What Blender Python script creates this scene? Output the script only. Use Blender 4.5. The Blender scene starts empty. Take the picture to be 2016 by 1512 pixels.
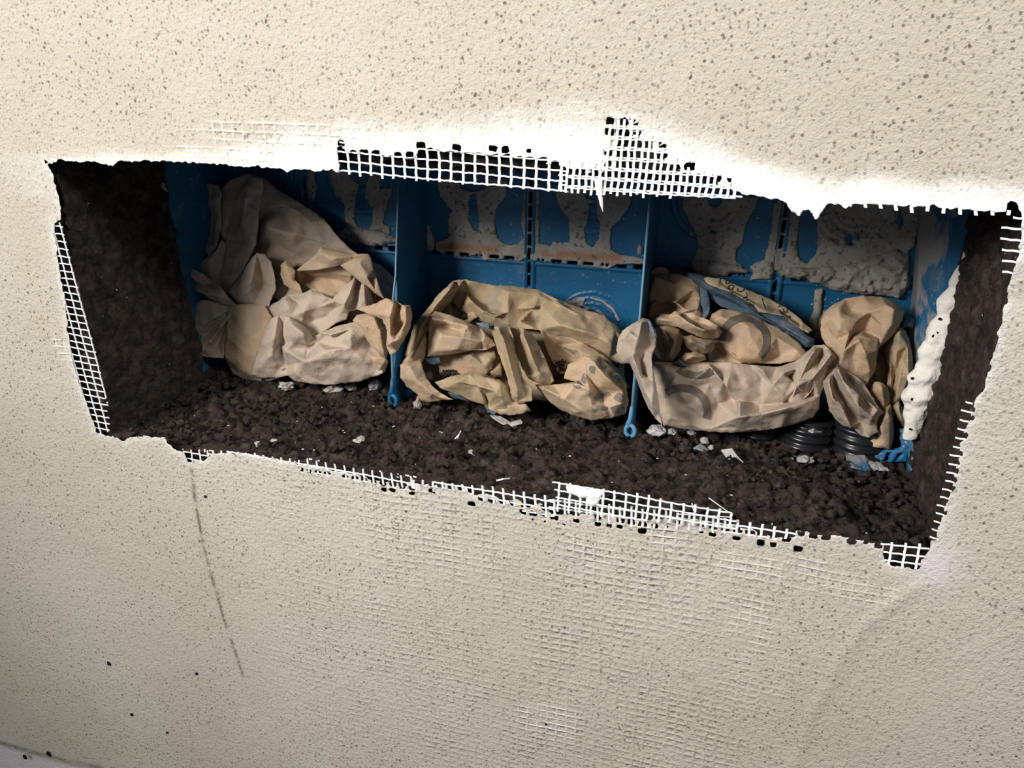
import bpy, bmesh, math, random
import numpy as np
from mathutils import Matrix, Vector
from mathutils.geometry import delaunay_2d_cdt

SC = bpy.context.scene
COL = SC.collection
random.seed(7)
RNG = np.random.default_rng(11)

# ------------------------------------------------------------------ camera
# world: wall face is the plane y = 0, x to the right, z up, the recess goes to +y (metres)
FPX = 1480.0
CR = np.array([[0.9623938817, 0.2713422495, 0.0130919858],
               [0.1132028791, -0.3567650421, -0.9273099875],
               [-0.2469476151, 0.8939195088, -0.3740652176]])
CC = np.array([0.1587759673, -0.4367135303, 0.1627564069])
cam_d = bpy.data.cameras.new('camera')
cam_d.sensor_width = 36.0
cam_d.lens = FPX / 2016 * 36.0
cam_d.clip_start = 0.01
cam = bpy.data.objects.new('camera', cam_d)
COL.objects.link(cam)
m = Matrix(((CR[0][0], -CR[1][0], -CR[2][0], CC[0]),
            (CR[0][1], -CR[1][1], -CR[2][1], CC[1]),
            (CR[0][2], -CR[1][2], -CR[2][2], CC[2]),
            (0, 0, 0, 1)))
cam.matrix_world = m
SC.camera = cam

# ------------------------------------------------------------------ light
SC.view_settings.view_transform = 'Standard'
SC.view_settings.look = 'None'
SC.view_settings.gamma = 1
SC.view_settings.use_curve_mapping = False
SC.view_settings.exposure = 0.0
world = bpy.data.worlds.new('world')
SC.world = world
world.use_nodes = True
world.node_tree.nodes['Background'].inputs[0].default_value = (0.80, 0.86, 1.0, 1)
world.node_tree.nodes['Background'].inputs[1].default_value = 0.16


def area(name, loc, target, size, power, col, sy=None):
    d = bpy.data.lights.new(name, 'AREA')
    d.size = size
    if sy:
        d.shape = 'RECTANGLE'
        d.size_y = sy
    d.energy = power
    d.color = col
    o = bpy.data.objects.new(name, d)
    COL.objects.link(o)
    o.location = loc
    o.rotation_euler = (Vector(target) - Vector(loc)).to_track_quat('-Z', 'Y').to_euler()
    return o


key_ = area('window_light', (-0.64, -0.82, 0.50), (0.10, 0, 0.0), 0.34, 5.4, (1.0, 0.975, 0.95))
key_.data.spread = math.radians(92)
area('added_side_fill', (0.85, -0.58, 0.86), (0.2, 0, 0.0), 0.35, 11.0, (1.0, 0.985, 0.96))  # unseen fill lamp, added to brighten the upper right of the wall


# ------------------------------------------------------------------ geometry helpers
def ray(px, py):
    return CR.T @ np.array([(px - 1008) / FPX, (py - 756) / FPX, 1.0])


def on_y(px, py, Y=0.0, lift=0.0):
    d = ray(px, py)
    p = CC + d * ((Y - CC[1]) / d[1])
    return p - d / np.linalg.norm(d) * lift


def on_z(px, py, Z, lift=0.0):
    d = ray(px, py)
    p = CC + d * ((Z - CC[2]) / d[2])
    return p - d / np.linalg.norm(d) * lift


def on_base(px, py, yb, k, lift=0.0):
    # surface y = yb + k * (z + 0.106)
    d = ray(px, py)
    t = (yb + k * (CC[2] + 0.106) - CC[1]) / (d[1] - k * d[2])
    return CC + d * t - d / np.linalg.norm(d) * lift


def zm(x0, y0, pts, s=500 / 2016):
    return [(x0 + p[0] * s, y0 + p[1] * s) + tuple(p[2:]) for p in pts]


def plane_poly(pts, Y):
    return np.array([on_y(p[0], p[1], Y)[[0, 2]] for p in pts])


_tabs = {}


def vn(x, y, scale, seed=0):
    if seed not in _tabs:
        _tabs[seed] = np.random.default_rng(seed + 100).uniform(-1, 1, (128, 128))
    T = _tabs[seed]
    u = np.asarray(x) / scale + 37.3
    v = np.asarray(y) / scale + 19.1
    i = np.floor(u).astype(int)
    j = np.floor(v).astype(int)
    fu = u - i
    fv = v - j
    fu = fu * fu * (3 - 2 * fu)
    fv = fv * fv * (3 - 2 * fv)
    a = T[i % 128, j % 128]
    b = T[(i + 1) % 128, j % 128]
    c = T[i % 128, (j + 1) % 128]
    d = T[(i + 1) % 128, (j + 1) % 128]
    return (a * (1 - fu) + b * fu) * (1 - fv) + (c * (1 - fu) + d * fu) * fv


def fbm(x, y, scale, seed=0, n=3):
    s = 0
    for k in range(n):
        s = s + vn(x, y, scale / 2 ** k, seed + k) / 2 ** k
    return s / 1.6


def clods(x, y, size, seed, fill=1.0):
    # rounded lumps: a dome around every jittered grid point
    g = np.random.default_rng(seed)
    J = g.uniform(0, 1, (64, 64, 2))
    Rr = g.uniform(0.35, 0.75, (64, 64)) * (g.uniform(0, 1, (64, 64)) < fill)
    u = x / size + 50
    v = y / size + 50
    i = np.floor(u).astype(int)
    j = np.floor(v).astype(int)
    h = np.zeros_like(u)
    for a in (-1, 0, 1):
        for b in (-1, 0, 1):
            ii = (i + a) % 64
            jj = (j + b) % 64
            dx = (i + a) + J[ii, jj, 0] - u
            dy = (j + b) + J[ii, jj, 1] - v
            r = Rr[ii, jj]
            h = np.maximum(h, np.sqrt(np.maximum(r * r - dx * dx - dy * dy, 0)))
    return h * size


def sdf(poly, X, Z):
    # signed distance, positive inside
    P = np.asarray(poly, float)
    d = np.full(X.shape, 1e9)
    ins = np.zeros(X.shape, bool)
    n = len(P)
    for i in range(n):
        a = P[i]
        b = P[(i + 1) % n]
        e = b - a
        wx = X - a[0]
        wz = Z - a[1]
        t = np.clip((wx * e[0] + wz * e[1]) / (e @ e + 1e-15), 0, 1)
        d = np.minimum(d, (wx - e[0] * t) ** 2 + (wz - e[1] * t) ** 2)
        c = (a[1] > Z) != (b[1] > Z)
        with np.errstate(divide='ignore', invalid='ignore'):
            xi = a[0] + (Z - a[1]) * e[0] / (e[1] if abs(e[1]) > 1e-12 else 1e-12)
        ins ^= c & (X < xi)
    return np.where(ins, 1, -1) * np.sqrt(d)


# ------------------------------------------------------------------ object helpers
def link(name, me, mat=None, parent=None, smooth=True):
    o = bpy.data.objects.new(name, me)
    COL.objects.link(o)
    if mat:
        me.materials.append(mat)
    if smooth:
        me.polygons.foreach_set('use_smooth', np.ones(len(me.polygons), bool))
    if parent:
        o.parent = parent
    return o


def root_loc(parent):
    if parent is None:
        return np.zeros(3)
    while parent.parent:
        parent = parent.parent
    return np.array(parent.location)


def from_np(name, V, F, mat, parent=None, smooth=True):
    V = np.asarray(V, float)
    off = root_loc(parent)
    me = bpy.data.meshes.new(name)
    F = np.asarray(F)
    if F.ndim == 2:
        k = F.shape[1]
        me.vertices.add(len(V))
        me.vertices.foreach_set('co', (V - off).astype(np.float32).ravel())
        me.loops.add(F.size)
        me.loops.foreach_set('vertex_index', F.astype(np.int32).ravel())
        me.polygons.add(len(F))
        me.polygons.foreach_set('loop_start', np.arange(0, F.size, k, dtype=np.int32))
        me.update(calc_edges=True)
        me.validate()
    else:
        me.from_pydata([tuple(v) for v in (V - off)], [], [list(f) for f in F])
        me.update()
    return link(name, me, mat, parent, smooth)


def tag(o, label=None, cat=None, group=None, kind=None):
    if label:
        o['label'] = label
    if cat:
        o['category'] = cat
    if group:
        o['group'] = group
    if kind:
        o['kind'] = kind
    return o


def empty(name, loc, label, cat, group=None):
    e = bpy.data.objects.new(name, None)
    e.empty_display_size = 0.02
    COL.objects.link(e)
    e.location = tuple(float(v) for v in loc)
    return tag(e, label, cat, group)


class MB:
    def __init__(s):
        s.v = []
        s.f = []

    def add(s, V, F):
        n = len(s.v)
        s.v += [tuple(map(float, v)) for v in V]
        s.f += [tuple(i + n for i in f) for f in F]

    def box(s, x0, x1, y0, y1, z0, z1):
        s.add([(x0, y0, z0), (x1, y0, z0), (x1, y1, z0), (x0, y1, z0), (x0, y0, z1), (x1, y0, z1), (x1, y1, z1), (x0, y1, z1)],
              [(0, 3, 2, 1), (4, 5, 6, 7), (0, 1, 5, 4), (1, 2, 6, 5), (2, 3, 7, 6), (3, 0, 4, 7)])

    def tube(s, pts, r, n=6, caps=True):
        pts = [np.asarray(p, float) for p in pts]
        rs = r if hasattr(r, '__len__') else [r] * len(pts)
        rings = []
        up = np.array([0.13, 0.31, 0.94])
        for i, p in enumerate(pts):
            t = pts[min(i + 1, len(pts) - 1)] - pts[max(i - 1, 0)]
            t = t / (np.linalg.norm(t) + 1e-12)
            a = np.cross(t, up)
            if np.linalg.norm(a) < 0.1:
                a = np.cross(t, np.array([1.0, 0, 0]))
            a /= np.linalg.norm(a)
            b = np.cross(t, a)
            rings.append([p + rs[i] * (math.cos(q) * a + math.sin(q) * b) for q in np.arange(n) * 2 * math.pi / n])
        V = [v for R_ in rings for v in R_]
        F = []
        for i in range(len(pts) - 1):
            for k in range(n):
                F.append((i * n + k, i * n + (k + 1) % n, (i + 1) * n + (k + 1) % n, (i + 1) * n + k))
        if caps:
            F.append(tuple(range(n))[::-1])
            F.append(tuple((len(pts) - 1) * n + k for k in range(n)))
        s.add(V, F)

    def build(s, name, mat, parent=None, smooth=False):
        off = root_loc(parent)
        me = bpy.data.meshes.new(name)
        me.from_pydata([tuple(np.array(v) - off) for v in s.v], [], s.f)
        me.update()
        bm = bmesh.new()
        bm.from_mesh(me)
        bmesh.ops.recalc_face_normals(bm, faces=bm.faces)
        bm.to_mesh(me)
        bm.free()
        return link(name, me, mat, parent, smooth)


def grid_faces(nu, nv, keep=None):
    i, j = np.meshgrid(np.arange(nu - 1), np.arange(nv - 1), indexing='ij')
    a = i * nv + j
    F = np.stack([a, a + nv, a + nv + 1, a + 1], -1).reshape(-1, 4)
    if keep is not None:
        F = F[keep.reshape(-1)]
    return F


def relief(name, us, vs, S, H, place, mat, parent=None, back=None, flip=False):
    """cut-out sheet on a (u, v) grid: kept where S > 0, edge snapped to S = 0, H raises it,
    place(u, v, h) -> xyz, back = depth of the rim behind the sheet."""
    U, V = np.meshgrid(us, vs, indexing='ij')
    du = np.gradient(S, us, axis=0)
    dv = np.gradient(S, vs, axis=1)
    g2 = np.maximum(du * du + dv * dv, 0.25)
    out = S < 0
    U2 = np.where(out, U - S * du / g2, U)
    V2 = np.where(out, V - S * dv / g2, V)
    I = ~out
    keep = I[:-1, :-1] | I[1:, :-1] | I[:-1, 1:] | I[1:, 1:]
    F = grid_faces(len(us), len(vs), keep)
    Hh = np.where(out, H * 0.0 + (H if back is not None else 0), H)
    P = place(U2, V2, Hh).reshape(-1, 3)
    if back is not None:
        # rim: boundary edges of the kept faces pushed back
        e = np.concatenate([F[:, [0, 1]], F[:, [1, 2]], F[:, [2, 3]], F[:, [3, 0]]])
        key = np.sort(e, axis=1)
        code = key[:, 0].astype(np.int64) * len(P) + key[:, 1]
        _, idx, cnt = np.unique(code, return_index=True, return_counts=True)
        be = e[idx[cnt == 1]]
        vb = np.unique(be)
        mp = -np.ones(len(P), int)
        mp[vb] = len(P) + np.arange(len(vb))
        PB = place(U2.reshape(-1)[vb], V2.reshape(-1)[vb], -back + 0 * vb)
        P = np.concatenate([P, PB.reshape(-1, 3)])
        RF = np.stack([be[:, 1], be[:, 0], mp[be[:, 0]], mp[be[:, 1]]], -1)
        F = np.concatenate([F, RF])
    used = np.unique(F)
    mp = np.zeros(len(P), int)
    mp[used] = np.arange(len(used))
    F = mp[F]
    P = P[used]
    if flip:
        F = F[:, ::-1]
    return from_np(name, P, F, mat, parent), used


# ------------------------------------------------------------------ materials
class NT:
    def __init__(s, name):
        s.m = bpy.data.materials.new(name)
        s.m.use_nodes = True
        s.t = s.m.node_tree
        s.b = s.t.nodes['Principled BSDF']
        s.tc = s.t.nodes.new('ShaderNodeTexCoord')
        s.co = s.tc.outputs['Object']

    def n(s, typ, **kw):
        x = s.t.nodes.new(typ)
        for k, v in kw.items():
            setattr(x, k, v)
        return x

    def set(s, node, **kw):
        for k, v in kw.items():
            k = k.replace('_', ' ')
            if hasattr(v, 'links') or isinstance(v, bpy.types.NodeSocket):
                s.t.links.new(v, node.inputs[k])
            else:
                node.inputs[k].default_value = v
        return node

    def l(s, a, b):
        s.t.links.new(a, b)

    def noise(s, scale, detail=3, rough=0.55, vec=None, dist=0.0):
        x = s.n('ShaderNodeTexNoise')
        x.inputs['Scale'].default_value = scale
        x.inputs['Detail'].default_value = detail
        x.inputs['Roughness'].default_value = rough
        x.inputs['Distortion'].default_value = dist
        s.l(vec or s.co, x.inputs['Vector'])
        return x.outputs['Fac']

    def voro(s, scale, feature='F1', vec=None, out='Distance', rnd=1.0):
        x = s.n('ShaderNodeTexVoronoi', feature=feature)
        x.inputs['Scale'].default_value = scale
        x.inputs['Randomness'].default_value = rnd
        s.l(vec or s.co, x.inputs['Vector'])
        return x.outputs[out]

    def ramp(s, f, stops):
        x = s.n('ShaderNodeValToRGB')
        e = x.color_ramp.elements
        while len(e) < len(stops):
            e.new(0.5)
        for i, (p, c) in enumerate(stops):
            e[i].position = p
            e[i].color = (c if isinstance(c, tuple) else (c, c, c)) + ((1,) if not isinstance(c, tuple) or len(c) == 3 else ())
        s.l(f, x.inputs[0])
        return x.outputs[0]

    def mix(s, f, a, b, blend='MIX'):
        x = s.n('ShaderNodeMix', data_type='RGBA', blend_type=blend)
        for k, v in ((0, f), (6, a), (7, b)):
            if isinstance(v, bpy.types.NodeSocket):
                s.l(v, x.inputs[k])
            elif k == 0:
                x.inputs[0].default_value = v
            else:
                x.inputs[k].default_value = tuple(v) + (1,)
        return x.outputs[2]

    def math(s, op, a, b=None, c=None, clamp=False):
        x = s.n('ShaderNodeMath', operation=op, use_clamp=clamp)
        for i, v in enumerate((a, b, c)):
            if v is None:
                continue
            if isinstance(v, bpy.types.NodeSocket):
                s.l(v, x.inputs[i])
            else:
                x.inputs[i].default_value = v
        return x.outputs[0]

    def xyz(s):
        x = s.n('ShaderNodeSeparateXYZ')
        s.l(s.co, x.inputs[0])
        return x.outputs

    def bump(s, h, dist, strength=1.0, prev=None):
        x = s.n('ShaderNodeBump')
        x.inputs['Strength'].default_value = strength
        x.inputs['Distance'].default_value = dist
        s.l(h, x.inputs['Height'])
        if prev:
            s.l(prev, x.inputs['Normal'])
        s.l(x.outputs[0], s.b.inputs['Normal'])
        return x.outputs[0]

    def done(s, col, rough=0.9, spec=0.25):
        if isinstance(col, bpy.types.NodeSocket):
            s.l(col, s.b.inputs['Base Color'])
        else:
            s.b.inputs['Base Color'].default_value = tuple(col) + (1,)
        if isinstance(rough, bpy.types.NodeSocket):
            s.l(rough, s.b.inputs['Roughness'])
        else:
            s.b.inputs['Roughness'].default_value = rough
        s.b.inputs['Specular IOR Level'].default_value = spec
        return s.m


def mat_plaster():
    t = NT('lime_plaster')
    X, Y, Z = t.xyz()
    big = t.noise(5.0, 3)
    col = t.mix(t.ramp(big, [(0.35, 0.0), (0.68, 1.0)]), (0.485, 0.445, 0.36), (0.55, 0.515, 0.44))
    fine = t.noise(420, 2)
    col = t.mix(t.ramp(fine, [(0.38, 0.55), (0.56, 0.0)]), col, (0.50, 0.44, 0.35))
    # sand grains showing as dark specks
    w = t.n('ShaderNodeVectorMath', operation='ADD')
    nz = t.n('ShaderNodeTexNoise')
    nz.inputs['Scale'].default_value = 160
    t.l(t.co, nz.inputs['Vector'])
    sc = t.n('ShaderNodeVectorMath', operation='SCALE')
    t.l(nz.outputs['Color'], sc.inputs[0])
    sc.inputs['Scale'].default_value = 0.0035
    t.l(t.co, w.inputs[0])
    t.l(sc.outputs[0], w.inputs[1])
    wv = w.outputs[0]
    dens = t.noise(14, 2)
    for scale, thr, k, hard in ((420, 0.30, 0.50, 0.08), (240, 0.22, 0.72, 0.05), (125, 0.12, 0.85, 0.03)):
        d = t.voro(scale, vec=wv)
        c = t.n('ShaderNodeSeparateColor')
        t.l(t.voro(scale, vec=wv, out='Color'), c.inputs[0])
        on = t.math('GREATER_THAN', c.outputs[0], 0.50 if scale > 150 else 0.66)
        sp = t.math('MULTIPLY', t.ramp(d, [(thr - hard, 1.0), (thr + hard, 0.0)]), on)
        sp = t.math('MULTIPLY', sp, t.ramp(dens, [(0.34, 0.45), (0.55, 1.0)]))
        sp = t.math('MULTIPLY', sp, k)
        col = t.mix(sp, col, (0.09, 0.065, 0.045))
    # white by attribute: painted bright halo over the opening, plus some fresh filler
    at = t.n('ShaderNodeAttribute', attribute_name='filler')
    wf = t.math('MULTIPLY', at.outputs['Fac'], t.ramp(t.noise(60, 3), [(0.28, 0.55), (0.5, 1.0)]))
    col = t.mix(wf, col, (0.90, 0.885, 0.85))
    am = t.n('ShaderNodeAttribute', attribute_name='stain')
    col = t.mix(am.outputs['Fac'], col, (0.66, 0.60, 0.60))
    ac = t.n('ShaderNodeAttribute', attribute_name='crack')
    cm = t.math('MULTIPLY', ac.outputs['Fac'], t.ramp(t.noise(140, 3), [(0.40, 0.0), (0.55, 1.0)]))
    col = t.mix(cm, col, (0.12, 0.10, 0.08))
    # relief: grain + the fabric telegraphing through
    g = t.noise(330, 4, 0.6)
    m1 = t.noise(900, 2, 0.5)
    p = t.bump(g, 0.0026, 0.55)
    p = t.bump(m1, 0.0007, 0.6, p)
    wob = t.math('MULTIPLY', t.math('SUBTRACT', t.noise(7, 2), 0.5), 0.010)
    sx = t.math('SINE', t.math('MULTIPLY', t.math('ADD', X, wob), 2 * math.pi / 0.0075))
    sz = t.math('SINE', t.math('MULTIPLY', t.math('ADD', Z, wob), 2 * math.pi / 0.0056))
    sx = t.math('POWER', t.math('MULTIPLY_ADD', sx, 0.5, 0.5), 3.0)
    sz = t.math('POWER', t.math('MULTIPLY_ADD', sz, 0.5, 0.5), 2.0)
    gr = t.math('MAXIMUM', t.math('MULTIPLY', sx, 0.85), sz)
    gsh = t.math('POWER', gr, 3.0)
    msk = t.n('ShaderNodeAttribute', attribute_name='imprint')
    pat = t.math('MULTIPLY', t.ramp(t.noise(12, 2), [(0.35, 0.15), (0.6, 1.0)]), t.ramp(t.noise(70, 2), [(0.36, 0.15), (0.6, 1.0)]))
    gr = t.math('MULTIPLY', t.math('MULTIPLY', gr, msk.outputs['Fac']), pat)
    p = t.bump(gr, 0.0009, 1.0, p)
    wv_ = t.n('ShaderNodeAttribute', attribute_name='weave')
    wm = t.math('MULTIPLY', t.math('MULTIPLY', gsh, wv_.outputs['Fac']), t.ramp(t.noise(55, 2), [(0.4, 0.1), (0.55, 1.0)]))
    col = t.mix(wm, col, (0.82, 0.78, 0.68))
    p = t.bump(wm, 0.0006, 1.0, p)
    return t.done(col, 0.95, 0.12)


def mat_soil():
    t = NT('dark_crumbly_fill')
    c = t.mix(t.ramp(t.noise(90, 4, 0.65), [(0.35, 0.0), (0.65, 1.0)]), (0.016, 0.011, 0.009), (0.062, 0.044, 0.034))
    v = t.n('ShaderNodeSeparateColor')
    t.l(t.voro(120, out='Color'), v.inputs[0])
    c = t.mix(t.math('MULTIPLY', t.math('GREATER_THAN', v.outputs[0], 0.88), 0.25), c, (0.13, 0.105, 0.09))
    c = t.mix(t.math('MULTIPLY', t.math('GREATER_THAN', v.outputs[1], 0.95), 0.4), c, (0.085, 0.05, 0.035))
    d = t.voro(230)
    v2 = t.n('ShaderNodeSeparateColor')
    t.l(t.voro(230, out='Color'), v2.inputs[0])
    sp = t.math('MULTIPLY', t.math('LESS_THAN', d, 0.13), t.math('GREATER_THAN', v2.outputs[0], 0.975))
    c = t.mix(sp, c, (0.55, 0.54, 0.52))
    p = t.bump(t.noise(260, 5, 0.7), 0.004, 0.9)
    t.bump(t.voro(330), 0.0016, 0.6, p)
    return t.done(c, 0.85, 0.25)


def mat_plain(name, col, rough=0.6, spec=0.3, var=0.12, scale=60, bump=0.0, bscale=200):
    t = NT(name)
    dk = tuple(v * (1 - var) for v in col)
    lt = tuple(min(1, v * (1 + var)) for v in col)
    c = t.mix(t.noise(scale, 3), dk, lt)
    if bump:
        t.bump(t.noise(bscale, 3), bump, 1.0)
    return t.done(c, rough, spec)


def mat_blue(name, dust=0.3):
    t = NT(name)
    c = t.mix(t.ramp(t.noise(22, 4), [(0.3, 0.0), (0.7, 1.0)]), (0.009, 0.10, 0.215), (0.016, 0.145, 0.30))
    c = t.mix(t.ramp(t.noise(30, 5, 0.7), [(0.48 + 0.12 * (1 - dust), 0.0), (0.72, 0.55 * dust + 0.2)]), c, (0.22, 0.27, 0.30))
    # mortar splatter
    for sc_, th in ((420, 0.22), (210, 0.18), (90, 0.12)):
        d = t.voro(sc_)
        v = t.n('ShaderNodeSeparateColor')
        t.l(t.voro(sc_, out='Color'), v.inputs[0])
        sp = t.math('MULTIPLY', t.math('LESS_THAN', d, th), t.math('GREATER_THAN', v.outputs[0], 0.88 if sc_ > 300 else 0.76))
        c = t.mix(t.math('MULTIPLY', sp, t.ramp(t.noise(12, 2), [(0.36, 0.15), (0.55, 0.9)])), c, (0.42, 0.40, 0.36))
    if dust > 0.6:
        X, Y, Z = t.xyz()
        s = t.ramp(t.noise(16, 4, 0.6, dist=0.4), [(0.50, 0.0), (0.56, 1.0)])
        c = t.mix(t.math('MULTIPLY', s, 0.85), c, (0.36, 0.34, 0.30))
    t.bump(t.noise(180, 3), 0.0004, 0.6)
    return t.done(c, 0.42, 0.4)


def mat_mortar():
    t = NT('grey_mortar')
    c = t.mix(t.ramp(t.noise(45, 4, 0.6), [(0.35, 0.0), (0.65, 1.0)]), (0.32, 0.285, 0.245), (0.45, 0.415, 0.37))
    at = t.n('ShaderNodeAttribute', attribute_name='brick')
    c = t.mix(at.outputs['Fac'], c, (0.38, 0.22, 0.13))
    c = t.mix(t.ramp(t.noise(240, 3), [(0.34, 0.7), (0.42, 0.0)]), c, (0.09, 0.075, 0.06))
    p = t.bump(t.noise(160, 5, 0.65), 0.0022, 0.8)
    return t.done(c, 0.95, 0.1)


def mat_paper(name, a, b, dusty, ring=None):
    t = NT(name)
    c = t.mix(t.ramp(t.noise(14, 3), [(0.35, 0.0), (0.65, 1.0)]), a, b)
    c = t.mix(t.ramp(t.noise(24, 3, dist=0.6), [(0.52, 0.0), (0.60, 0.75)]), c, dusty)
    c = t.mix(t.ramp(t.noise(600, 2), [(0.3, 0.25), (0.5, 0.0)]), c, tuple(v * 0.6 for v in a))
    w = t.n('ShaderNodeVectorMath', operation='ADD')
    nz = t.n('ShaderNodeTexNoise')
    nz.inputs['Scale'].default_value = 30
    t.l(t.co, nz.inputs['Vector'])
    sc = t.n('ShaderNodeVectorMath', operation='SCALE')
    t.l(nz.outputs['Color'], sc.inputs[0])
    sc.inputs['Scale'].default_value = 0.03
    t.l(t.co, w.inputs[0])
    t.l(sc.outputs[0], w.inputs[1])
    p = t.bump(t.voro(36, vec=w.outputs[0]), 0.008, 0.40)
    p = t.bump(t.voro(95, vec=w.outputs[0]), 0.003, 0.22, p)
    p = t.bump(t.noise(700, 2), 0.0003, 0.4, p)
    t.b.inputs['Subsurface Weight'].default_value = 0.0
    return t.done(c, 0.8, 0.2)


PLASTER = mat_plaster()
SOIL = mat_soil()
FABRIC = mat_plain('white_fibreglass', (0.90, 0.90, 0.88), 0.5, 0.3, 0.04)
BLUE = mat_blue('blue_plastic', 0.3)
BLUE_D = mat_blue('dusty_blue_plastic', 0.9)
MORTAR = mat_mortar()
FILLER = mat_plain('white_gypsum', (0.80, 0.76, 0.68), 0.85, 0.2, 0.12, 60, 0.0012, 220)
K_TAN = mat_paper('tan_kraft_paper', (0.455, 0.32, 0.20), (0.555, 0.405, 0.27), (0.39, 0.30, 0.215))
K_GREY = mat_paper('dusty_kraft_paper', (0.44, 0.345, 0.265), (0.53, 0.43, 0.335), (0.37, 0.31, 0.25))
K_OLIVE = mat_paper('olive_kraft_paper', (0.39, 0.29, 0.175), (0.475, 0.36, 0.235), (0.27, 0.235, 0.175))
K_BLUE = mat_paper('blue_grey_paper', (0.055, 0.085, 0.12), (0.11, 0.155, 0.20), (0.17, 0.21, 0.24))
INK = mat_plain('grey_brown_print', (0.15, 0.125, 0.10), 0.8, 0.15, 0.10, 40)
INK_D = mat_plain('dark_green_print', (0.05, 0.055, 0.045), 0.8, 0.15, 0.1, 40)
BLACK = mat_plain('black_corrugated_plastic', (0.012, 0.013, 0.016), 0.28, 0.5, 0.2, 60)
CHIP = mat_plain('white_mortar_chip', (0.45, 0.43, 0.40), 0.85, 0.15, 0.3, 150, 0.001, 400)
VOID = mat_plain('dark_backing', (0.012, 0.010, 0.009), 0.95, 0.05)

# ================================================================== SETTING: the plastered wall
HOLE = [(86, 314), (100, 321), (118, 317), (160, 319), (200, 321), (222, 328), (232, 317), (320, 317), (400, 321),
        (455, 326), (500, 328), (560, 332), (566, 338), (575, 332), (620, 336), (664, 339), (672, 334), (664, 292), (671, 286), (678, 300), (690, 301),
        (735, 304), (790, 310), (816, 312), (822, 292), (850, 292), (872, 299), (935, 300), (962, 303), (1000, 305),
        (1040, 309), (1060, 317), (1082, 324), (1098, 328), (1110, 333), (1150, 338), (1182, 344), (1196, 331), (1212, 330),
        (1213, 270), (1216, 240), (1222, 236), (1238, 258), (1272, 285), (1292, 300), (1310, 319), (1330, 336),
        (1372, 342), (1400, 350), (1422, 366), (1440, 372), (1458, 383), (1475, 386), (1530, 389), (1548, 399), (1560, 415),
        (1572, 422), (1592, 410), (1600, 426), (1607, 434), (1618, 415), (1627, 400), (1655, 401), (1665, 411),
        (1680, 400), (1720, 402), (1790, 405), (1850, 408), (1920, 413), (1978, 416), (1982, 397), (2003, 397), (2005, 412), (2012, 425),
        (2012, 450), (2004, 505), (1990, 545), (1975, 620), (1960, 680), (1940, 750), (1915, 805), (1891, 880),
        (1871, 970), (1850, 1030), (1838, 1065), (1824, 1090), (1812, 1108), (1800, 1116), (1762, 1116), (1748, 1110),
        (1740, 1096), (1738, 1073), (1700, 1063), (1650, 1058), (1620, 1052), (1590, 1048), (1567, 1046), (1565, 1060),
        (1540, 1058), (1500, 1050), (1480, 1040), (1440, 1036), (1400, 1030), (1370, 1022), (1330, 1021), (1290, 1022),
        (1255, 1028), (1200, 1016), (1140, 1010), (1092, 1012), (1078, 1000), (1065, 988), (1040, 998), (1020, 984), (990, 984),
        (955, 970), (935, 976), (930, 964), (912, 960), (880, 957), (830, 951), (800, 957), (780, 952), (740, 945),
        (700, 935), (650, 925), (600, 914), (560, 905), (520, 900), (480, 893), (440, 890), (415, 895), (396, 908),
        (370, 909), (362, 892), (345, 887), (328, 872), (326, 860), (300, 862), (280, 857), (255, 861), (245, 869),
        (225, 859), (206, 856), (190, 850), (182, 825), (160, 770), (141, 705), (134, 650), (129, 590), (121, 560),
        (117, 520), (109, 480), (105, 450), (106, 438), (118, 436), (121, 420), (115, 380), (104, 345), (92, 326)]
HOLE_P = plane_poly(HOLE, 0.0)

# lip swell above the opening, shaped to catch a bright halo (metres, along x)
BX = [-0.40, -0.30, -0.22, -0.15, -0.09, -0.03, 0.02, 0.07, 0.10, 0.13, 0.165, 0.20, 0.25, 0.30, 0.36]
BA = [0.0, 0.0006, 0.0030, 0.0055, 0.0085, 0.0105, 0.0120, 0.0130, 0.0130, 0.0120, 0.0085, 0.0055, 0.0045, 0.0035, 0.0]
BW = [0.008, 0.008, 0.010, 0.016, 0.026, 0.030, 0.034, 0.036, 0.036, 0.032, 0.020, 0.014, 0.013, 0.012, 0.010]


def bulge(x, z):
    A = np.interp(x, BX, BA)
    W = np.interp(x, BX, BW)
    t = np.clip(((z - 0.1050) + 0.0) / W, -0.4, 1.0)
    r = np.clip(1 - t, 0, 1.25)
    return A * r ** 1.25 * np.clip((z - 0.060) / 0.03, 0, 1)


def axis_steps(lo, f0, f1, hi, fine, mid0, mid1, mstep):
    a = list(np.arange(f0, f1, fine))
    x = f0
    st = fine
    while x > lo:
        st = min(st * 1.12, mstep if x > mid0 else 0.06)
        x -= st
        a.insert(0, x)
    x = a[-1]
    st = fine
    while x < hi:
        st = min(st * 1.12, mstep if x < mid1 else 0.06)
        x += st
        a.append(x)
    return np.array(a)


us = axis_steps(-1.1, -0.335, 0.33, 1.0, 0.00125, -0.58, 0.42, 0.004)
vs = axis_steps(-1.1, -0.140, 0.150, 0.9, 0.00125, -0.58, 0.23, 0.004)
U, V = np.meshgrid(us, vs, indexing='ij')
i0, i1 = np.searchsorted(us, (-0.36, 0.36))
j0, j1 = np.searchsorted(vs, (-0.16, 0.17))
Shole = np.full(U.shape, 0.06)
Shole[i0:i1, j0:j1] = -sdf(HOLE_P, U[i0:i1, j0:j1], V[i0:i1, j0:j1])
S = Shole + 0.0011 * fbm(U, V, 0.006, 3) + 0.0007 * vn(U, V, 0.0022, 5)
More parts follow.
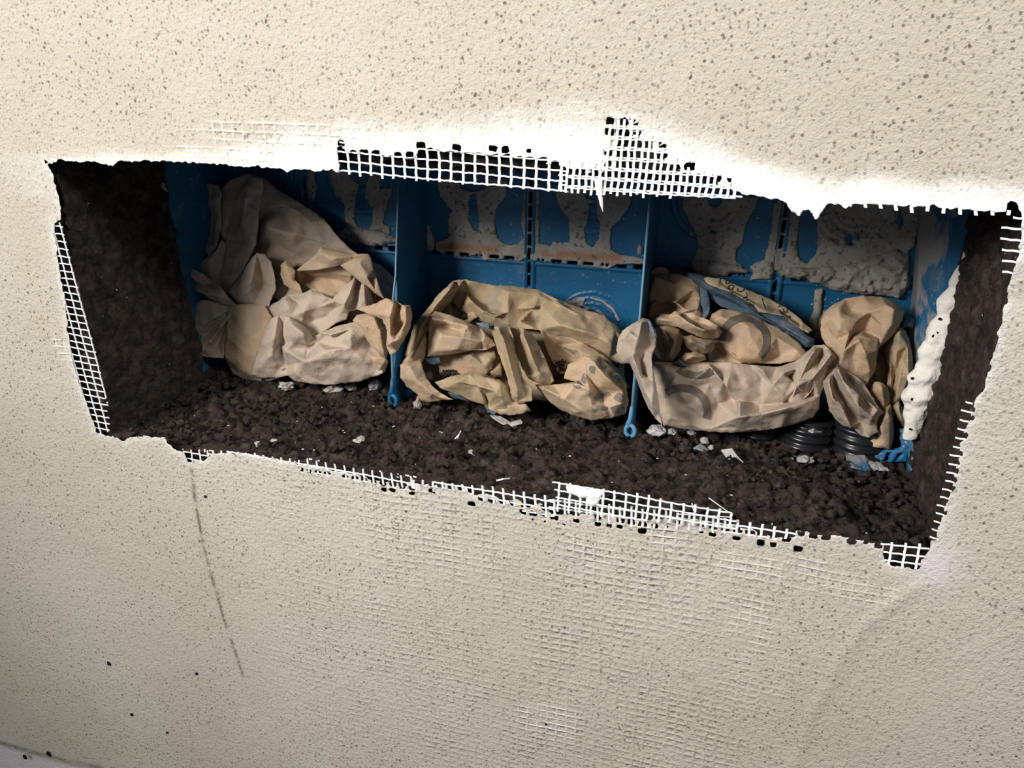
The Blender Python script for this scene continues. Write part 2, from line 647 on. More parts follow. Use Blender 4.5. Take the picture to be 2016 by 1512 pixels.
# single cells of the fabric left open in the plaster near the cut
PX, PZ = 0.0075, 0.0056
X0 = on_y(773.7, 335)[0]
Z0 = on_y(900, 357)[2]
ci = np.floor((U - X0) / PX).astype(int)
cj = np.floor((V - Z0) / PZ).astype(int)
cu = (U - X0) / PX - ci - 0.5
cv = (V - Z0) / PZ - cj - 0.5
rt = np.random.default_rng(5).uniform(0, 1, (400, 400))
rr = rt[ci % 400, cj % 400]
q = on_y  # short name
bx0, bx1 = q(590, 915)[0], q(1600, 1050)[0]
zone = np.where(V < 0, np.interp(U, [bx0 - .01, bx0, -0.05, 0.03, bx1, bx1 + .02], [0, 0.009, 0.0105, 0.012, 0.013, 0.006]),
                np.interp(U, [-0.09, -0.07, 0.0, 0.10, 0.16, 0.17], [0, 0.006, 0.006, 0.008, 0.006, 0]))
prob = np.clip(1.05 * (1 - Shole / np.maximum(zone, 1e-4)), 0, 0.72)
cell = np.maximum(np.abs(cu) - 0.30 - 0.10 * (rr * 7 % 1), np.abs(cv) - 0.26 - 0.12 * (rr * 13 % 1)) * 0.0062 + 0.0004 * vn(U, V, 0.0018, 8)
S = np.where((rr < prob) & (zone > 0.001) & (Shole < zone), np.minimum(S, cell), S)
Hp = bulge(U, V) + 0.0016 * fbm(U, V, 0.09, 20) + 0.00028 * fbm(U, V, 0.008, 24)
edge = np.exp(-np.maximum(S, 0) / 0.004)
Hp = Hp + edge * (0.0006 * vn(U, V, 0.004, 30))
lo = plane_poly([(-60, 1425), (0, 1462), (60, 1480), (140, 1500), (200, 1512), (260, 1560), (200, 1750), (-300, 1700), (-300, 1380)], 0)
Slo = sdf(lo, U, V) + 0.002 * fbm(U, V, 0.02, 40)
Hp = Hp + 0.006 * np.clip(-Slo / 0.004, 0, 1) * (Slo > -0.2) * 0 - 0.007 * np.clip(Slo / 0.003, 0, 1)
ck = plane_poly([(1560, 1512), (1592, 1420), (1614, 1380), (1650, 1310), (1700, 1235), (1760, 1190), (1800, 1160)], 0)


def line_dist(P, X, Z):
    d = np.full(X.shape, 1e9)
    for a, b in zip(P[:-1], P[1:]):
        e = b - a
        t = np.clip(((X - a[0]) * e[0] + (Z - a[1]) * e[1]) / (e @ e), 0, 1)
        d = np.minimum(d, np.hypot(X - a[0] - e[0] * t, Z - a[1] - e[1] * t))
    return d


dck = line_dist(ck, U, V)
Hp = Hp + 0.0012 * np.exp(-(dck / 0.005) ** 2)


def place_wall(u, v, h):
    P = np.stack([u, 0 * u, v], -1)
    D = CC - P
    D = D / np.linalg.norm(D, axis=-1, keepdims=True)
    near = np.exp(-np.maximum(np.abs(u) - 0.45, 0) / 0.2)
    n = np.array([0, -1.0, 0])
    D = D * near[..., None] + n * (1 - near[..., None])
    return P + D * np.asarray(h)[..., None]


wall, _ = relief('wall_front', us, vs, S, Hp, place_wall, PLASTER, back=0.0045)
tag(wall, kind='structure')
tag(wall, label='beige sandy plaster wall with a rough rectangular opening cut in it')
me = wall.data
nv_ = len(me.vertices)
co = np.zeros(nv_ * 3, np.float32)
me.vertices.foreach_get('co', co)
co = co.reshape(-1, 3)
# positions back on the y = 0 plane, seen from the build point
dd = co - CC
px_ = CC[0] + dd[:, 0] * (-CC[1] / dd[:, 1])
pz_ = CC[2] + dd[:, 2] * (-CC[1] / dd[:, 1])


def attr(me, name, vals):
    a = me.attributes.new(name, 'FLOAT', 'POINT')
    a.data.foreach_set('value', np.asarray(vals, np.float32))


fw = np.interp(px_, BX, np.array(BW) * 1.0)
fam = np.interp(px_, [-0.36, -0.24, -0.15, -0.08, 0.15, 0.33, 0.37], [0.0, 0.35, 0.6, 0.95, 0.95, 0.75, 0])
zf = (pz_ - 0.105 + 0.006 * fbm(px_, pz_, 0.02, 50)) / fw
halo_fil = fam * np.clip(1.35 - zf, 0, 1) * (pz_ > 0.08)  # bright halo along the top lip put into the plaster colour
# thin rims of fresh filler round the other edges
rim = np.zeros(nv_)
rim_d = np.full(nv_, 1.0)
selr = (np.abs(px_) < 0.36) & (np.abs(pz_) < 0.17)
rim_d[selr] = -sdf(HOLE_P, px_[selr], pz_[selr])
halo_fil = np.maximum(halo_fil, 0.45 * np.exp(-np.maximum(rim_d, 0) / 0.0035))
attr(me, 'filler', np.clip(halo_fil, 0, 1))  # carries the painted halo together with real filler
m_in = np.interp(pz_, [-0.62, -0.50, -0.34, -0.14, 0.10, 0.125, 0.15], [0.0, 0.35, 0.9, 1.0, 0.8, 0.8, 0.0])
m_x = np.interp(px_, [-0.26, -0.12, 0.02, 0.20, 0.24, 0.30], [0.0, 0.45, 1.0, 1.0, 0.35, 0.0])
m_t = np.where(pz_ > 0.09, np.interp(px_, [-0.21, -0.17, 0.02, 0.06], [0, 1, 0.6, 0]), m_x)
attr(me, 'imprint', m_in * m_t)
st_c = on_y(1840, 1110)
stn = np.exp(-(((px_ - st_c[0]) / 0.012) ** 2 + ((pz_ - st_c[2]) / 0.016) ** 2)) * 0.9
slo_v = sdf(lo, px_, pz_)
stn = np.maximum(stn, np.clip(slo_v / 0.01, 0, 1) * 0.8)
attr(me, 'stain', np.clip(stn, 0, 1))
c1 = plane_poly([(377, 925), (381, 955), (384, 985), (392, 1030), (398, 1060), (406, 1097), (420, 1145), (440, 1215), (462, 1280), (478, 1330)], 0)
crk = 1 - np.clip(line_dist(c1, px_, pz_) / 0.0024, 0, 1)
crk = np.maximum(crk, 0.6 * (1 - np.clip(np.abs(slo_v) / 0.004, 0, 1)))
attr(me, 'crack', np.clip(crk, 0, 1))

wvv = np.zeros(nv_)
for wx, wy, rx, rz, k in ((1078, 1420, 50, 40, 1.0), (1288, 1050, 38, 22, 0.9), (1165, 1085, 45, 45, 0.45), (1500, 1115, 70, 30, 0.6), (1590, 1130, 60, 30, 0.55), (1700, 1165, 60, 25, 0.45),
                          (1480, 1230, 40, 60, 0.5), (900, 1100, 60, 20, 0.35), (540, 265, 150, 22, 0.8), (450, 300, 110, 22, 0.8), (1150, 260, 40, 60, 0.6), (125, 690, 22, 25, 0.9), (1490, 1330, 60, 80, 0.25)):
    c_ = on_y(wx, wy)
    sc_ = np.linalg.norm(c_ - CC) / FPX
    dd2 = ((px_ - c_[0]) / (rx * sc_ * 1.2)) ** 2 + ((pz_ - c_[2]) / (rz * sc_ * 1.2)) ** 2
    wvv = np.maximum(wvv, k * np.clip(1.6 - 1.3 * dd2, 0, 1))
attr(me, 'weave', wvv)

# dark stones sitting in the plaster at lower left
mb = MB()
for px, py, r in ((215, 1306, .0030), (388, 1326, .0018), (260, 1406, .0024), (330, 1442, .0014), (405, 977, .0013), (50, 1490, .004), (97, 1484, .004), (1075, 1425, .0012)):
    c = on_y(px, py, 0, 0.0)
    V_ = []
    for a in range(7):
        w = a * 2 * math.pi / 7
        V_.append(c + np.array([math.cos(w) * r * random.uniform(.7, 1.2), -0.0004, math.sin(w) * r * random.uniform(.7, 1.2)]))
    V_.append(c + np.array([0, -0.0022, 0]))
    mb.add(V_, [(i, (i + 1) % 7, 7) for i in range(7)])
g_ = mb.build('dark_stone', VOID, wall)
tag(g_, kind='stuff')

# ------------------------------------------------------------------ the rough recess behind the plaster
def rough_sheet(name, origin, eu, ev, nrm, lu, lv, step, amp, seed, extra=None, edge_fade=None):
    uu = np.arange(0, lu + step, step)
    vv = np.arange(0, lv + step, step)
    A, B = np.meshgrid(uu, vv, indexing='ij')
    h = clods(A, B, 0.011, seed, 0.8) * 0.8 + clods(A + .3, B, 0.0055, seed + 1, 0.9) * 0.9 + clods(A, B + .2, 0.003, seed + 2) * 0.5
    h = h * amp + 0.002 * amp * fbm(A, B, 0.03, seed + 3)
    if extra is not None:
        h = h + extra(A, B)
    P = np.array(origin) + A[..., None] * np.array(eu) + B[..., None] * np.array(ev) + h[..., None] * np.array(nrm)
    return from_np(name, P.reshape(-1, 3), grid_faces(len(uu), len(vv)), SOIL)


def floor_extra(A, B):
    # heaps against the box and the slope in the left corner
    x = A - 0.335
    y = B + 0.004
    return 0.004 * fbm(A, B, 0.05, 61) + 0.004 * np.clip((y - 0.10) / 0.06, 0, 1) - 0.003 - 0.003 * np.clip((0.02 - y) / 0.02, 0, 1)


fl = rough_sheet('floor', (-0.335, 0.004, -0.111), (1, 0, 0), (0, 1, 0), (0, 0, 1), 0.70, 0.25, 0.00135, 0.9, 71, floor_extra)
tag(fl, kind='structure')
wl = rough_sheet('wall_left', (-0.3035, 0.005, -0.125), (-0.06, 1, 0), (0, 0, 1), (1, 0, 0), 0.119, 0.25, 0.0018, 0.55, 81,
                 lambda A, B: 0.009 * np.clip((0.140 - B) / 0.07, 0, 1) * np.clip(A / 0.10, 0, 1) ** 1.5)
tag(wl, kind='structure')
wr = rough_sheet('wall_right', (0.3150, 0.005, -0.125), (0.0, 1, 0), (0, 0, 1), (-1, 0, 0), 0.122, 0.25, 0.0015, 0.42, 91)
tag(wr, kind='structure')
cl = rough_sheet('ceiling', (-0.335, 0.006, 0.117), (1, 0, 0), (0, 1, 0.02), (0, 0, -1), 0.70, 0.125, 0.0022, 0.7, 95)
tag(cl, kind='structure')
# raw face of the wall behind the reinforcing fabric (a frame round the recess)
us2 = np.arange(-0.36, 0.37, 0.002)
vs2 = np.arange(-0.17, 0.18, 0.002)
U2, V2 = np.meshgrid(us2, vs2, indexing='ij')
rec = np.array([(-0.302, -0.108), (0.309, -0.1085), (0.309, 0.1155), (-0.304, 0.1155)])
S2 = -sdf(rec, U2, V2) + 0.0012 * fbm(U2, V2, 0.01, 97)
H2 = (clods(U2, V2, 0.011, 98) * 0.5 + clods(U2, V2, 0.005, 99) * 0.6) * 0.6
core, _ = relief('wall_core', us2, vs2, S2, H2, lambda u, v, h: np.stack([u, 0.0105 - h, v], -1), SOIL, back=0.012)
tag(core, kind='structure')
wb = MB()
wb.box(-0.38, 0.38, 0.262, 0.275, -0.2, 0.2)
wb_ = wb.build('wall_back', VOID)
tag(wb_, kind='structure')

# loose crumbs lying on the fill (countless)
mb = MB()
rg = random.Random(4)
for k in range(900):
    x = rg.uniform(-0.29, 0.30)
    y = rg.uniform(0.008, 0.15)
    r = rg.choice((0.0012, 0.0018, 0.0026, 0.0036)) * rg.uniform(0.7, 1.3)
    z = -0.1075 + r * 0.4 + rg.uniform(0, 0.0035)
    vs_ = []
    for d in ((1, 0, 0), (-1, 0, 0), (0, 1, 0), (0, -1, 0), (0, 0, 1), (0, 0, -1)):
        s_ = r * rg.uniform(0.6, 1.2)
        vs_.append((x + d[0] * s_ + rg.uniform(-.3, .3) * r, y + d[1] * s_ + rg.uniform(-.3, .3) * r, z + d[2] * s_))
    mb.add(vs_, [(0, 2, 4), (2, 1, 4), (1, 3, 4), (3, 0, 4), (2, 0, 5), (1, 2, 5), (3, 1, 5), (0, 3, 5)])
cr = mb.build('loose_crumbs', SOIL, fl, smooth=True)
tag(cr, kind='stuff')

# ================================================================== reinforcing fabric
def mesh_patch(label, poly_px, o_px, x_px, z_px, wv=0.0015, wh=0.00085, lift=0.0, pxp=PX, pzp=PZ, vert=True, horiz=True,
               depth=0.0008, jig=0.0, follow=True, zphase=0.0, category='mesh'):
    poly = plane_poly(poly_px, 0)
    o = on_y(*o_px)[[0, 2]]
    ex = on_y(*x_px)[[0, 2]] - o
    ex /= np.linalg.norm(ex)
    ez = on_y(*z_px)[[0, 2]] - o
    ez /= np.linalg.norm(ez)
    loc = on_y(*np.mean(np.array(poly_px), axis=0))
    root = empty('reinforcing_mesh', (loc[0], 0.001, loc[2]), label, category)
    M = np.stack([ex, ez], 1)
    Mi = np.linalg.inv(M)
    L = (poly - o) @ Mi.T
    lo_, hi_ = L.min(0), L.max(0)
    rgm = np.random.default_rng(int(abs(o_px[0]) + abs(o_px[1])))
    for nm, w, pitch, ax in (('vertical_strand', wv, pxp, 0), ('cross_strand', wh, pzp, 1)):
        if (ax == 0 and not vert) or (ax == 1 and not horiz):
            continue
        mb = MB()
        n0, n1 = int(math.floor(lo_[ax] / pitch)), int(math.ceil(hi_[ax] / pitch))
        for k in range(n0, n1 + 1):
            c = k * pitch + rgm.uniform(-1, 1) * jig + (zphase if ax == 1 else 0)
            s = np.arange(lo_[1 - ax] - 0.002, hi_[1 - ax] + 0.002, 0.0006)
            wav = 0.0002 * np.sin(s * 900 + k) + 0.00035 * vn(s, s * 0 + k * 0.77, 0.012, 13)
            loc2 = np.stack([c + wav, s], 1) if ax == 0 else np.stack([s, c + wav], 1)
            P = o + loc2 @ M.T
            sd = sdf(poly, P[:, 0], P[:, 1]) + rgm.uniform(-0.0006, 0.0006)
            ins = sd > 0
            st = None
            for i in range(len(s) + 1):
                on_ = i < len(s) and ins[i]
                if on_ and st is None:
                    st = i
                if not on_ and st is not None:
                    idx = list(range(st, i, 4))
                    if idx[-1] != i - 1:
                        idx.append(i - 1)
                    if len(idx) > 1:
                        pr = P[idx]
                        side = (ex if ax == 0 else ez) * w / 2
                        Vv = []
                        lf = (bulge(pr[:, 0], pr[:, 1]) if follow else 0) + lift - (0.0003 if ax else 0)
                        lf = np.broadcast_to(lf, (len(pr),))
                        for p2, h in zip(pr, lf):
                            for sg, dy in ((-1, 0.4), (-0.6, -0.6), (0.6, -0.6), (1, 0.4)):
                                a = np.array([p2[0] + side[0] * sg, depth + dy * 0.0006, p2[1] + side[1] * sg])
                                dr = CC - a
                                Vv.append(a + dr / np.linalg.norm(dr) * h)
                        n = len(pr)
                        Fv = [(a * 4 + b, a * 4 + (b + 1) % 4, a * 4 + 4 + (b + 1) % 4, a * 4 + 4 + b) for a in range(n - 1) for b in range(4)]
                        Fv += [(0, 1, 2, 3), (4 * n - 1, 4 * n - 2, 4 * n - 3, 4 * n - 4)]
                        mb.add(Vv, Fv)
                    st = None
        if mb.v:
            so = mb.build(nm, FABRIC, root)
            tag(so, kind='stuff')
    return root


mesh_patch('white reinforcing mesh hanging bare along the top edge of the opening, left of the peak',
           [(655, 280), (1118, 300), (1118, 379), (1000, 370), (900, 363), (770, 353), (690, 345), (655, 341)],
           (773.7, 345.5), (900, 357.5), (772, 310), wv=0.00165, wh=0.00105)
mesh_patch('dense doubled white reinforcing mesh rising to a dark peak above the opening',
           [(1100, 310), (1180, 320), (1200, 225), (1250, 225), (1300, 280), (1345, 318), (1470, 355), (1470, 391), (1300, 387),
            (1190, 384), (1100, 378)],
           (1127, 366), (1300, 378), (1130, 330), wv=0.00165, wh=0.00105, lift=0.0004)
mesh_patch('second layer of white mesh lying half a cell over the doubled mesh at the peak',
           [(1112, 315), (1180, 322), (1205, 228), (1245, 235), (1300, 285), (1345, 322), (1450, 360), (1450, 392), (1300, 390),
            (1190, 386), (1112, 380)],
           (1139, 371), (1300, 382), (1142, 331), wv=0.0015, wh=0.0009, lift=0.0016)
mesh_patch('row of white mesh ends sticking down under the top edge at the right',
           [(1640, 392), (2008, 412), (2012, 428), (1960, 428), (1790, 418), (1640, 405)],
           (1765, 400), (1900, 408), (1764, 380), wv=0.0018, horiz=False)
mesh_patch('short white mesh ends sticking sideways out of the upper right edge',
           [(1970, 430), (2016, 424), (2018, 470), (2008, 510), (1994, 548), (1972, 548)],
           (1990, 451), (2012, 453), (1985, 500), vert=False, wh=0.0012)
mesh_patch('fringe of white mesh ends along the lower right edge of the opening',
           [(1903, 775), (1925, 775), (1903, 862), (1883, 950), (1860, 1030), (1848, 1072), (1826, 1070), (1838, 1022), (1860, 942), (1880, 862)],
           (1870, 897), (1890, 901), (1866, 930), vert=False, wh=0.0010)
mesh_patch('small square of bare white mesh in the bottom right corner of the opening',
           [(1733, 1070), (1760, 1069), (1804, 1070), (1834, 1076), (1820, 1122), (1735, 1122)],
           (1757, 1075), (1802, 1080), (1752, 1105), wv=0.0015, wh=0.001)
mesh_patch('tall strip of bare white mesh down the left edge of the opening',
           [(98, 436), (119, 438), (160, 596), (195, 724), (211, 798), (215, 853), (180, 855), (140, 730), (118, 600)],
           (118, 447), (128, 448.5), (160, 605), wv=0.0011, wh=0.0009)
mesh_patch('little patch of bare white mesh at the left end of the bottom edge',
           [(358, 884), (420, 888), (424, 912), (362, 912)],
           (376, 893), (396, 897), (378, 908), wv=0.0012, wh=0.0008)
mesh_patch('long strip of white mesh with cut ends along the left half of the bottom edge',
           [(400, 886), (480, 890), (585, 905), (600, 903), (700, 922), (820, 940), (825, 965), (700, 950), (600, 930), (480, 905), (410, 905)],
           (606, 917), (790, 949), (608, 930), wv=0.0015, wh=0.0010)
mesh_patch('strip of white mesh with torn cells along the middle of the bottom edge',
           [(800, 944), (915, 955), (960, 958), (1090, 980), (1090, 1022), (960, 990), (905, 975), (800, 962)],
           (930, 963), (1066, 986), (931, 976), wv=0.0017, wh=0.0011)
mesh_patch('white mesh with blocked cells along the right half of the bottom edge',
           [(1078, 982), (1200, 993), (1330, 1008), (1440, 1022), (1568, 1044), (1570, 1066), (1440, 1052), (1255, 1040), (1080, 1015)],
           (1112, 990), (1280, 1013), (1112, 1003), wv=0.0017, wh=0.0011)
flap = mesh_patch('loose flap of white mesh standing up from the bottom edge, clotted with plaster',
                  [(1084, 947), (1102, 950), (1180, 962), (1270, 975), (1330, 990), (1440, 1006), (1462, 1045), (1330, 1032),
                   (1200, 1020), (1098, 1008), (1092, 975)],
                  (1101, 953), (1270, 982), (1099, 985), wv=0.0016, wh=0.0010, lift=0.0035)


def blob_sheet(name, poly_px, Y, thick, step, mat, parent, rough=0.4, seed=0, holes=(), edge=None, noise_e=0.0015, lift=0.0):
    poly = plane_poly(poly_px, Y)
    lo_, hi_ = poly.min(0) - 0.004, poly.max(0) + 0.004
    a = np.arange(lo_[0], hi_[0], step)
    b = np.arange(lo_[1], hi_[1], step)
    A, B = np.meshgrid(a, b, indexing='ij')
    s = sdf(poly, A, B)
    for h in holes:
        s = np.minimum(s, -sdf(plane_poly(h, Y), A, B))
    s = s + noise_e * fbm(A, B, 0.009, seed) + 0.4 * noise_e * vn(A, B, 0.003, seed + 1)
    e = edge or thick * 1.4
    t = np.clip(s / e, 0, 1)
    H = thick * np.sqrt(t * (2 - t)) * (1 + rough * fbm(A, B, 0.014, seed + 2)) + thick * 0.25 * rough * vn(A, B, 0.004, seed + 4) * (t > 0)
    H = np.maximum(H, 0.0001)
    o, _ = relief(name, a, b, s, np.where(s < 0, 0.0, H) + lift, lambda u, v, h: np.stack([u, Y - h, v], -1), mat, parent, back=0.0004 - lift if lift else 0.0003)
    return o


blob_sheet('plaster_clot', zm(900, 820, [(880, 560), (960, 565), (1040, 580), (1100, 590), (1150, 590), (1170, 610), (1130, 660), (1110, 690), (1060, 700), (1030, 690), (1040, 640), (960, 620), (900, 600)]),
           -0.002, 0.0016, 0.0008, FABRIC, flap, seed=33, noise_e=0.0022, rough=1.0)
# hanging drip of wet white plaster at the top edge, and lumps
mb = MB()
pts = [on_y(1178, 352, 0, 0.014), on_y(1179, 372, 0, 0.014), on_y(1182, 388, 0, 0.014), on_y(1184, 402, 0, 0.014), on_y(1187, 417, 0, 0.014)]
mb.tube(pts, [0.0022, 0.0019, 0.0013, 0.0009, 0.0003], 8)
dr = mb.build('plaster_drip', FABRIC, wall, smooth=True)
mb = MB()
for a, b in (((1362, 990), (1369, 1018)), ((1395, 980), (1440, 1012)), ((1335, 1012), (1440, 1018))):
    pa, pb = on_y(*a, 0, 0.008), on_y(*b, 0, 0.006)
    mb.tube([pa, (pa + pb) / 2 + np.array([0, -0.002, 0.001]), pb], 0.0003, 5)
tag(mb.build('loose_thread', FABRIC, flap), kind='stuff')

# ================================================================== the blue plastic junction box
YB = 0.215
box = empty('junction_box', (0, 0.17, -0.112), 'wide blue plastic junction box sunk in the wall, streaked with grey mortar', 'box')
COLX = (-0.2278, -0.0066, 0.2058)
ZS = 0.0140
CIRC = [on_y(px, py, YB)[[0, 2]] for px, py in ((712, 346), (931, 354), (1163, 380), (1407, 392), (1690, 402), (1165, 648), (520, 330))]


def slot_sdf(A, B):
    d = np.full(A.shape, 1e9)

    def rect(cx, cz, hw, hh):
        nonlocal d
        d = np.minimum(d, np.maximum(np.abs(A - cx) - hw, np.abs(B - cz) - hh))
    for c in COLX:
        for k in range(-3, 6):
            z = ZS + 0.0045 + k * 0.0125
            if abs(z - ZS) < 0.004:
                continue
            if c > 0.1 and k in (0, 1) or c < -0.1 and k > 4:
                continue
            rect(c, z, 0.0014, 0.0053)
    for k, x in enumerate(np.arange(-0.300, 0.300, 0.0145)):
        if min(abs(x - c) for c in COLX) < 0.006 or min(abs(x - 0.105), abs(x + 0.105)) < 0.006:
            continue
        if k % 4 == 1:
            rect(x - 0.002, ZS, 0.0012, 0.0013)
            rect(x + 0.002, ZS, 0.0012, 0.0013)
        else:
            rect(x, ZS, 0.0046, 0.0013)
    for ci_ in (3, 4):
        c = CIRC[ci_]
        r = np.hypot(A - c[0], B - c[1])
        th = np.degrees(np.arctan2(B - c[1], A - c[0]))
        for R_, a0 in ((0.0165, 3), (0.0215, 11), (0.0265, 0), (0.0315, 7)):
            w = ((th + 360 + a0) % 24) - 12
            seg = np.maximum(np.abs(w) - 7.5, 0) * math.pi / 180 * R_
            in_r = (th < -20) & (th > (-100 if ci_ == 3 else -165)) if ci_ == 4 else (th < -30) & (th > -100)
            dd_ = np.maximum(np.abs(r - R_) - 0.0007, seg - 0.0002)
            d = np.where(in_r, np.minimum(d, dd_), d)
    return d


a_ = np.arange(-0.3165, 0.3175, 0.0011)
b_ = np.arange(-0.113, 0.118, 0.0011)
A, B = np.meshgrid(a_, b_, indexing='ij')
Sb = np.minimum(np.minimum(0.316 - A, A + 0.316), np.minimum(0.1165 - B, B + 0.1125))
Sb = np.minimum(Sb, slot_sdf(A, B))
Hb = np.zeros(A.shape)
for c in COLX:                                   # raised rails beside the slot columns
    for s_ in (-1, 1):
        Hb = np.maximum(Hb, 0.0030 * (np.abs(A - c - s_ * 0.0034) < 0.0013))
Hb = np.maximum(Hb, 0.0022 * (np.abs(B - ZS + 0.0036) < 0.0013))
Hb = np.maximum(Hb, 0.0016 * (np.abs(B - ZS - 0.0036) < 0.0010))
for c in CIRC:
    r = np.hypot(A - c[0], B - c[1])
    for R_ in (0.0115, 0.0190, 0.0240, 0.0290, 0.0340):
        Hb = np.maximum(Hb, 0.0009 * (np.abs(r - R_) < 0.0011))
bp, _ = relief('back_panel', a_, b_, Sb, Hb, lambda u, v, h: np.stack([u, YB - h, v], -1), BLUE, box, back=0.003)


def slab(name, quad, t, mat, parent):
    """quad of 4 corners, thickened along its normal by t"""
    q_ = [np.array(p, float) for p in quad]
    n = np.cross(q_[1] - q_[0], q_[3] - q_[0])
    n = n / np.linalg.norm(n) * t
    mb = MB()
    mb.add(q_ + [p + n for p in q_], [(0, 1, 2, 3), (7, 6, 5, 4), (0, 4, 5, 1), (1, 5, 6, 2), (2, 6, 7, 3), (3, 7, 4, 0)])
    return mb.build(name, mat, parent)


rw = slab('side_panel', [(0.3135, 0.124, -0.113), (0.324, YB, -0.113), (0.298, YB, 0.116), (0.3115, 0.124, 0.116)], 0.003, BLUE_D, box)
mb = MB()
for y0, dx in ((0.142, 0.0026), (0.150, 0.0016)):
    f = (y0 - 0.124) / (YB - 0.124)
    mb.add([(0.3135 + 0.0105 * f + 0.001, y0, -0.113), (0.3135 + 0.0105 * f - dx, y0 + 0.001, -0.113), (0.3135 + 0.0105 * f - dx, y0 + 0.003, -0.113), (0.3135 + 0.0105 * f + 0.001, y0 + 0.004, -0.113),
            (0.3115 - 0.0135 * f + 0.001, y0, 0.116), (0.3115 - 0.0135 * f - dx, y0 + 0.001, 0.116), (0.3115 - 0.0135 * f - dx, y0 + 0.003, 0.116), (0.3115 - 0.0135 * f + 0.001, y0 + 0.004, 0.116)],
           [(0, 1, 5, 4), (1, 2, 6, 5), (2, 3, 7, 6), (0, 3, 2, 1), (4, 5, 6, 7)])
mb.build('guide_rib', BLUE_D, rw)
slab('side_panel', [(-0.3165, 0.122, 0.116), (-0.312, YB, 0.116), (-0.314, YB, -0.113), (-0.3165, 0.122, -0.113)], 0.003, BLUE, box)
slab('top_panel', [(-0.3165, 0.124, 0.1165), (0.312, 0.124, 0.1165), (0.300, YB, 0.1165), (-0.312, YB, 0.1165)], 0.0025, BLUE, box)
slab('bottom_panel', [(-0.3165, YB, -0.1135), (0.324, YB, -0.1135), (0.3135, 0.128, -0.1135), (-0.3165, 0.128, -0.1135)], 0.0025, BLUE, box)
for x, yt in ((-0.105, 0.158), (0.1045, 0.134)):
    mb = MB()
    prof = [(0.1265, -0.1125), (0.1270, -0.085), (yt, 0.095), (yt + 0.004, 0.1165), (YB, 0.1165), (YB, -0.1125)]
    t = 0.0012
    n = len(prof)
    mb.add([(x - t, y, z) for y, z in prof] + [(x + t, y, z) for y, z in prof],
           [tuple(range(n)), tuple(range(2 * n - 1, n - 1, -1))] + [(i, (i + 1) % n, n + (i + 1) % n, n + i) for i in range(n)])
    dv = mb.build('divider', BLUE, box)
    mb = MB()
    mb.tube([(x, 0.1262, -0.088), (x, 0.1264, -0.03), (x, (0.127 + yt) / 2 - 0.001, 0.008), (x, yt - 0.0005, 0.095)], [0.0015, 0.0011, 0.0010, 0.0010], 8)
    mb.build('worn_edge', mat_plain('scuffed_blue_plastic', (0.17, 0.33, 0.43), 0.5, 0.3, 0.4, 90), dv, smooth=True)
    # eyelet of the screw boss at the foot
    mb = MB()
    ring = [(x + 0.0038 * math.cos(w), 0.1235 - 0.001 * math.cos(w), -0.1005 + 0.0050 * math.sin(w)) for w in np.linspace(-1.2, 4.6, 15)]
    mb.tube(ring, 0.0018, 8)
    mb.tube([(x - 0.0005, 0.1255, -0.080), (x - 0.0008, 0.1245, -0.090), (x - 0.002, 0.1238, -0.0955)], [0.0014, 0.0018, 0.0026], 8)
    mb.build('screw_boss', BLUE_D if x < 0 else mat_plain('chalky_blue_plastic', (0.12, 0.30, 0.46), 0.6, 0.2, 0.3, 90), dv, smooth=True)


def smear(pts, thick=0.0010, holes=(), step=0.0011, seed=1, brick=None, rough=0.5, edge=None, slots=True):
    poly = plane_poly(pts, YB)
    lo_, hi_ = poly.min(0) - 0.003, poly.max(0) + 0.003
    a = np.arange(lo_[0], hi_[0], step)
    b = np.arange(lo_[1], hi_[1], step)
    A, B = np.meshgrid(a, b, indexing='ij')
    s = sdf(poly, A, B)
    for h in holes:
        s = np.minimum(s, -sdf(plane_poly(h, YB), A, B))
    s = s + 0.0007 * fbm(A, B, 0.006, seed) + 0.0004 * vn(A, B, 0.0018, seed + 1)
    if slots:
        s = np.minimum(s, slot_sdf(A, B) - 0.0001)
    e = edge or thick * 1.5
    t = np.clip(s / e, 0, 1)
    H = thick * np.sqrt(t * (2 - t)) * (1 + rough * fbm(A, B, 0.012, seed + 2) + 0.25 * rough * vn(A, B, 0.003, seed + 3))
    for c in CIRC:
        r = np.hypot(A - c[0], B - c[1])
        for R_ in (0.0190, 0.0240, 0.0290, 0.0340):
            H = H + 0.0005 * (np.abs(r - R_) < 0.0011) * (thick < 0.002)
    base = 0.0008 + 0.0022 * (np.abs(B - ZS) < 0.005) * (thick < 0.004)
    o, used = relief('mortar_smear', a, b, s, np.maximum(H, 0.0001) + base, lambda u, v, h: np.stack([u, YB - h, v], -1), MORTAR, box, back=0.0005)
    n = len(o.data.vertices)
    co = np.zeros(n * 3, np.float32)
    o.data.vertices.foreach_get('co', co)
    co = co.reshape(-1, 3)
    v = np.zeros(n)
    if brick:
        x0, x1 = on_y(brick[0], 500, YB)[0], on_y(brick[1], 510, YB)[0]
        zz = co[:, 2] - 0.112
        v = np.clip(np.minimum(co[:, 0] - x0, x1 - co[:, 0]) / 0.006, 0, 1) * np.exp(-((zz - ZS - 0.0065) / 0.0035) ** 2)
    attr(o.data, 'brick', v)
    return o


